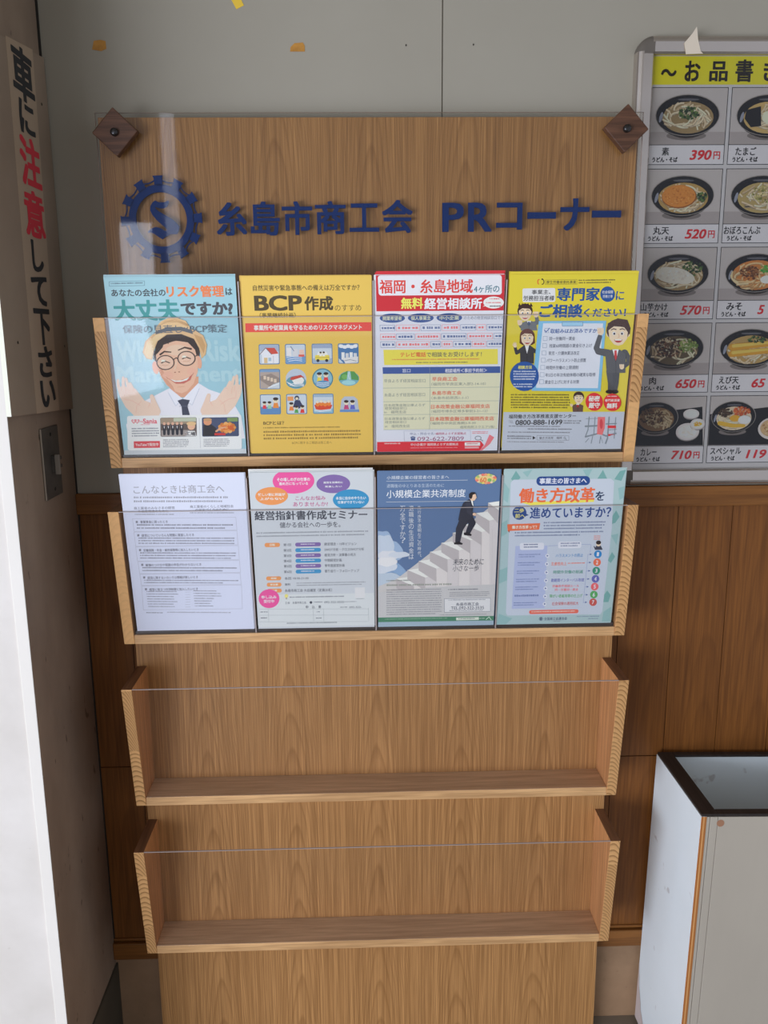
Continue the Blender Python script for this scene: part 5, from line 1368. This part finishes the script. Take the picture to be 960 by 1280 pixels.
p.part('ribbon', 'orange ribbon'); p.poly([(97, 366), (300, 362), (294, 400), (100, 406)], (220, 112, 76)); p.poly([(100, 406), (112, 416), (112, 404)], (160, 74, 50)); p.text('働き方改革って？', 126, 374, 280, 394, (240, 224, 216), 0.025)
p.part('body_text'); p.micro(322, 355, 698, 408, (110, 126, 160), 3, .5, .05); p.micro(144, 412, 690, 448, (110, 126, 160), 2, .5, .3)
p.part('topic_table', 'lavender column of questions beside coloured topics')
p.poly([(148, 496), (346, 496), (330, 872), (126, 872)], (166, 182, 220)); p.rrect(175, 478, 325, 520, 12, (206, 216, 232)); p.micro(200, 484, 290, 514, (90, 104, 140), 2, .5)
p.rrect(412, 474, 556, 514, 12, (206, 216, 232)); p.micro(428, 480, 540, 510, (110, 124, 160), 2, .5); p.line([(352, 498), (410, 496)], 2, (130, 150, 200)); p.line([(558, 492), (616, 494), (612, 540)], 2, (130, 150, 200))
COL8 = ((48, 130, 196), (224, 112, 84), (58, 140, 120), (96, 104, 180), (222, 102, 110), (84, 164, 100), (186, 88, 84))
TT = (('ハラスメントの防止', 398, 568), ('生産性向上', 370, 466), ('時間外労働の削減', 383, 568), ('勤務間インターバル制度', 370, 577), ('', 0, 0), ('障がい者雇用等の仕上げ', 362, 566), ('社会保険の適用拡大', 376, 542))
for k, y in enumerate((557, 606, 656, 705, 752, 800, 846)):
    xr = 660 - 4.4 * k; xl = 346 - 2.6 * k
    p.micro(168 - 5 * k, y - 13, 300 - 3 * k, y + 14, (110, 128, 176), 2 if k not in (5,) else 1, .45, .3)
    p.line([(150 - 3 * k, y + 26), (590 - 3 * k, y + 25)], 1.4, (176, 190, 214))
    p.ell(xl, y, 12, 12, (206, 216, 232), 16); p.poly([(xl - 4, y - 6), (xl + 7, y), (xl - 4, y + 6)], (60, 84, 150))
    t, x0, x1 = TT[k]
    if t:
        p.text(t, x0, y - 11, x1, y + 10, COL8[k], 0.01)
    else:
        p.text('労働条件相談ルール', 378, y - 20, 545, y - 4, COL8[k], 0.01); p.text('同一労働同一賃金', 394, y + 2, 540, y + 18, COL8[k], 0.01)
    if k == 1: p.micro(474, y - 6, 586, y + 5, COL8[k])
    p.poly([(xr - 50, y - 10), (xr - 36, y - 5), (xr - 50, y + 0)], (60, 84, 150)); p.line([(xr - 62, y - 4), (xr - 48, y - 5)], 2, (130, 150, 200))
    if k < 6: p.line([(xr - 62, y - 4), (xr - 66, y + 44)], 1.8, (130, 150, 200))
    p.ell(xr, y - 5, 24, 23, COL8[k]); p.text(str(k + 1), xr - 7, y - 17, xr + 7, y + 7, (214, 222, 236), 0.02)
p.part('guide_drawing', 'small drawn person with dark hair'); p.poly([(640, 526), (648, 502), (678, 502), (690, 526)], (60, 66, 84)); p.ell(663, 490, 15, 16, (232, 204, 184), 16); p.ell(663, 482, 16, 12, (50, 44, 46), 16); p.micro(634, 440, 672, 470, (220, 130, 110), 3, .5)
p.limb([(644, 520), (636, 506)], 8, 6, (60, 66, 84))
p.part('footer'); p.rrect(234, 882, 543, 906, 12, (214, 110, 96)); p.micro(250, 889, 528, 899, (236, 210, 206)); p.ring(308, 936, 12, 11, 3, (70, 84, 116), 18); p.rect(303, 930, 313, 942, (70, 84, 116)); p.text('全国商工会連合会', 328, 927, 472, 946, (80, 94, 126), 0.012); p.micro(532, 924, 690, 932, (110, 126, 160)); p.micro(605, 938, 668, 946, (110, 126, 160)); p.micro(386, 950, 428, 957, (140, 150, 170))
p.flush()

# ------------------------------------------------------------------ tidy up the lettering helper
bpy.data.objects.remove(_fo)
bpy.data.curves.remove(_fc)
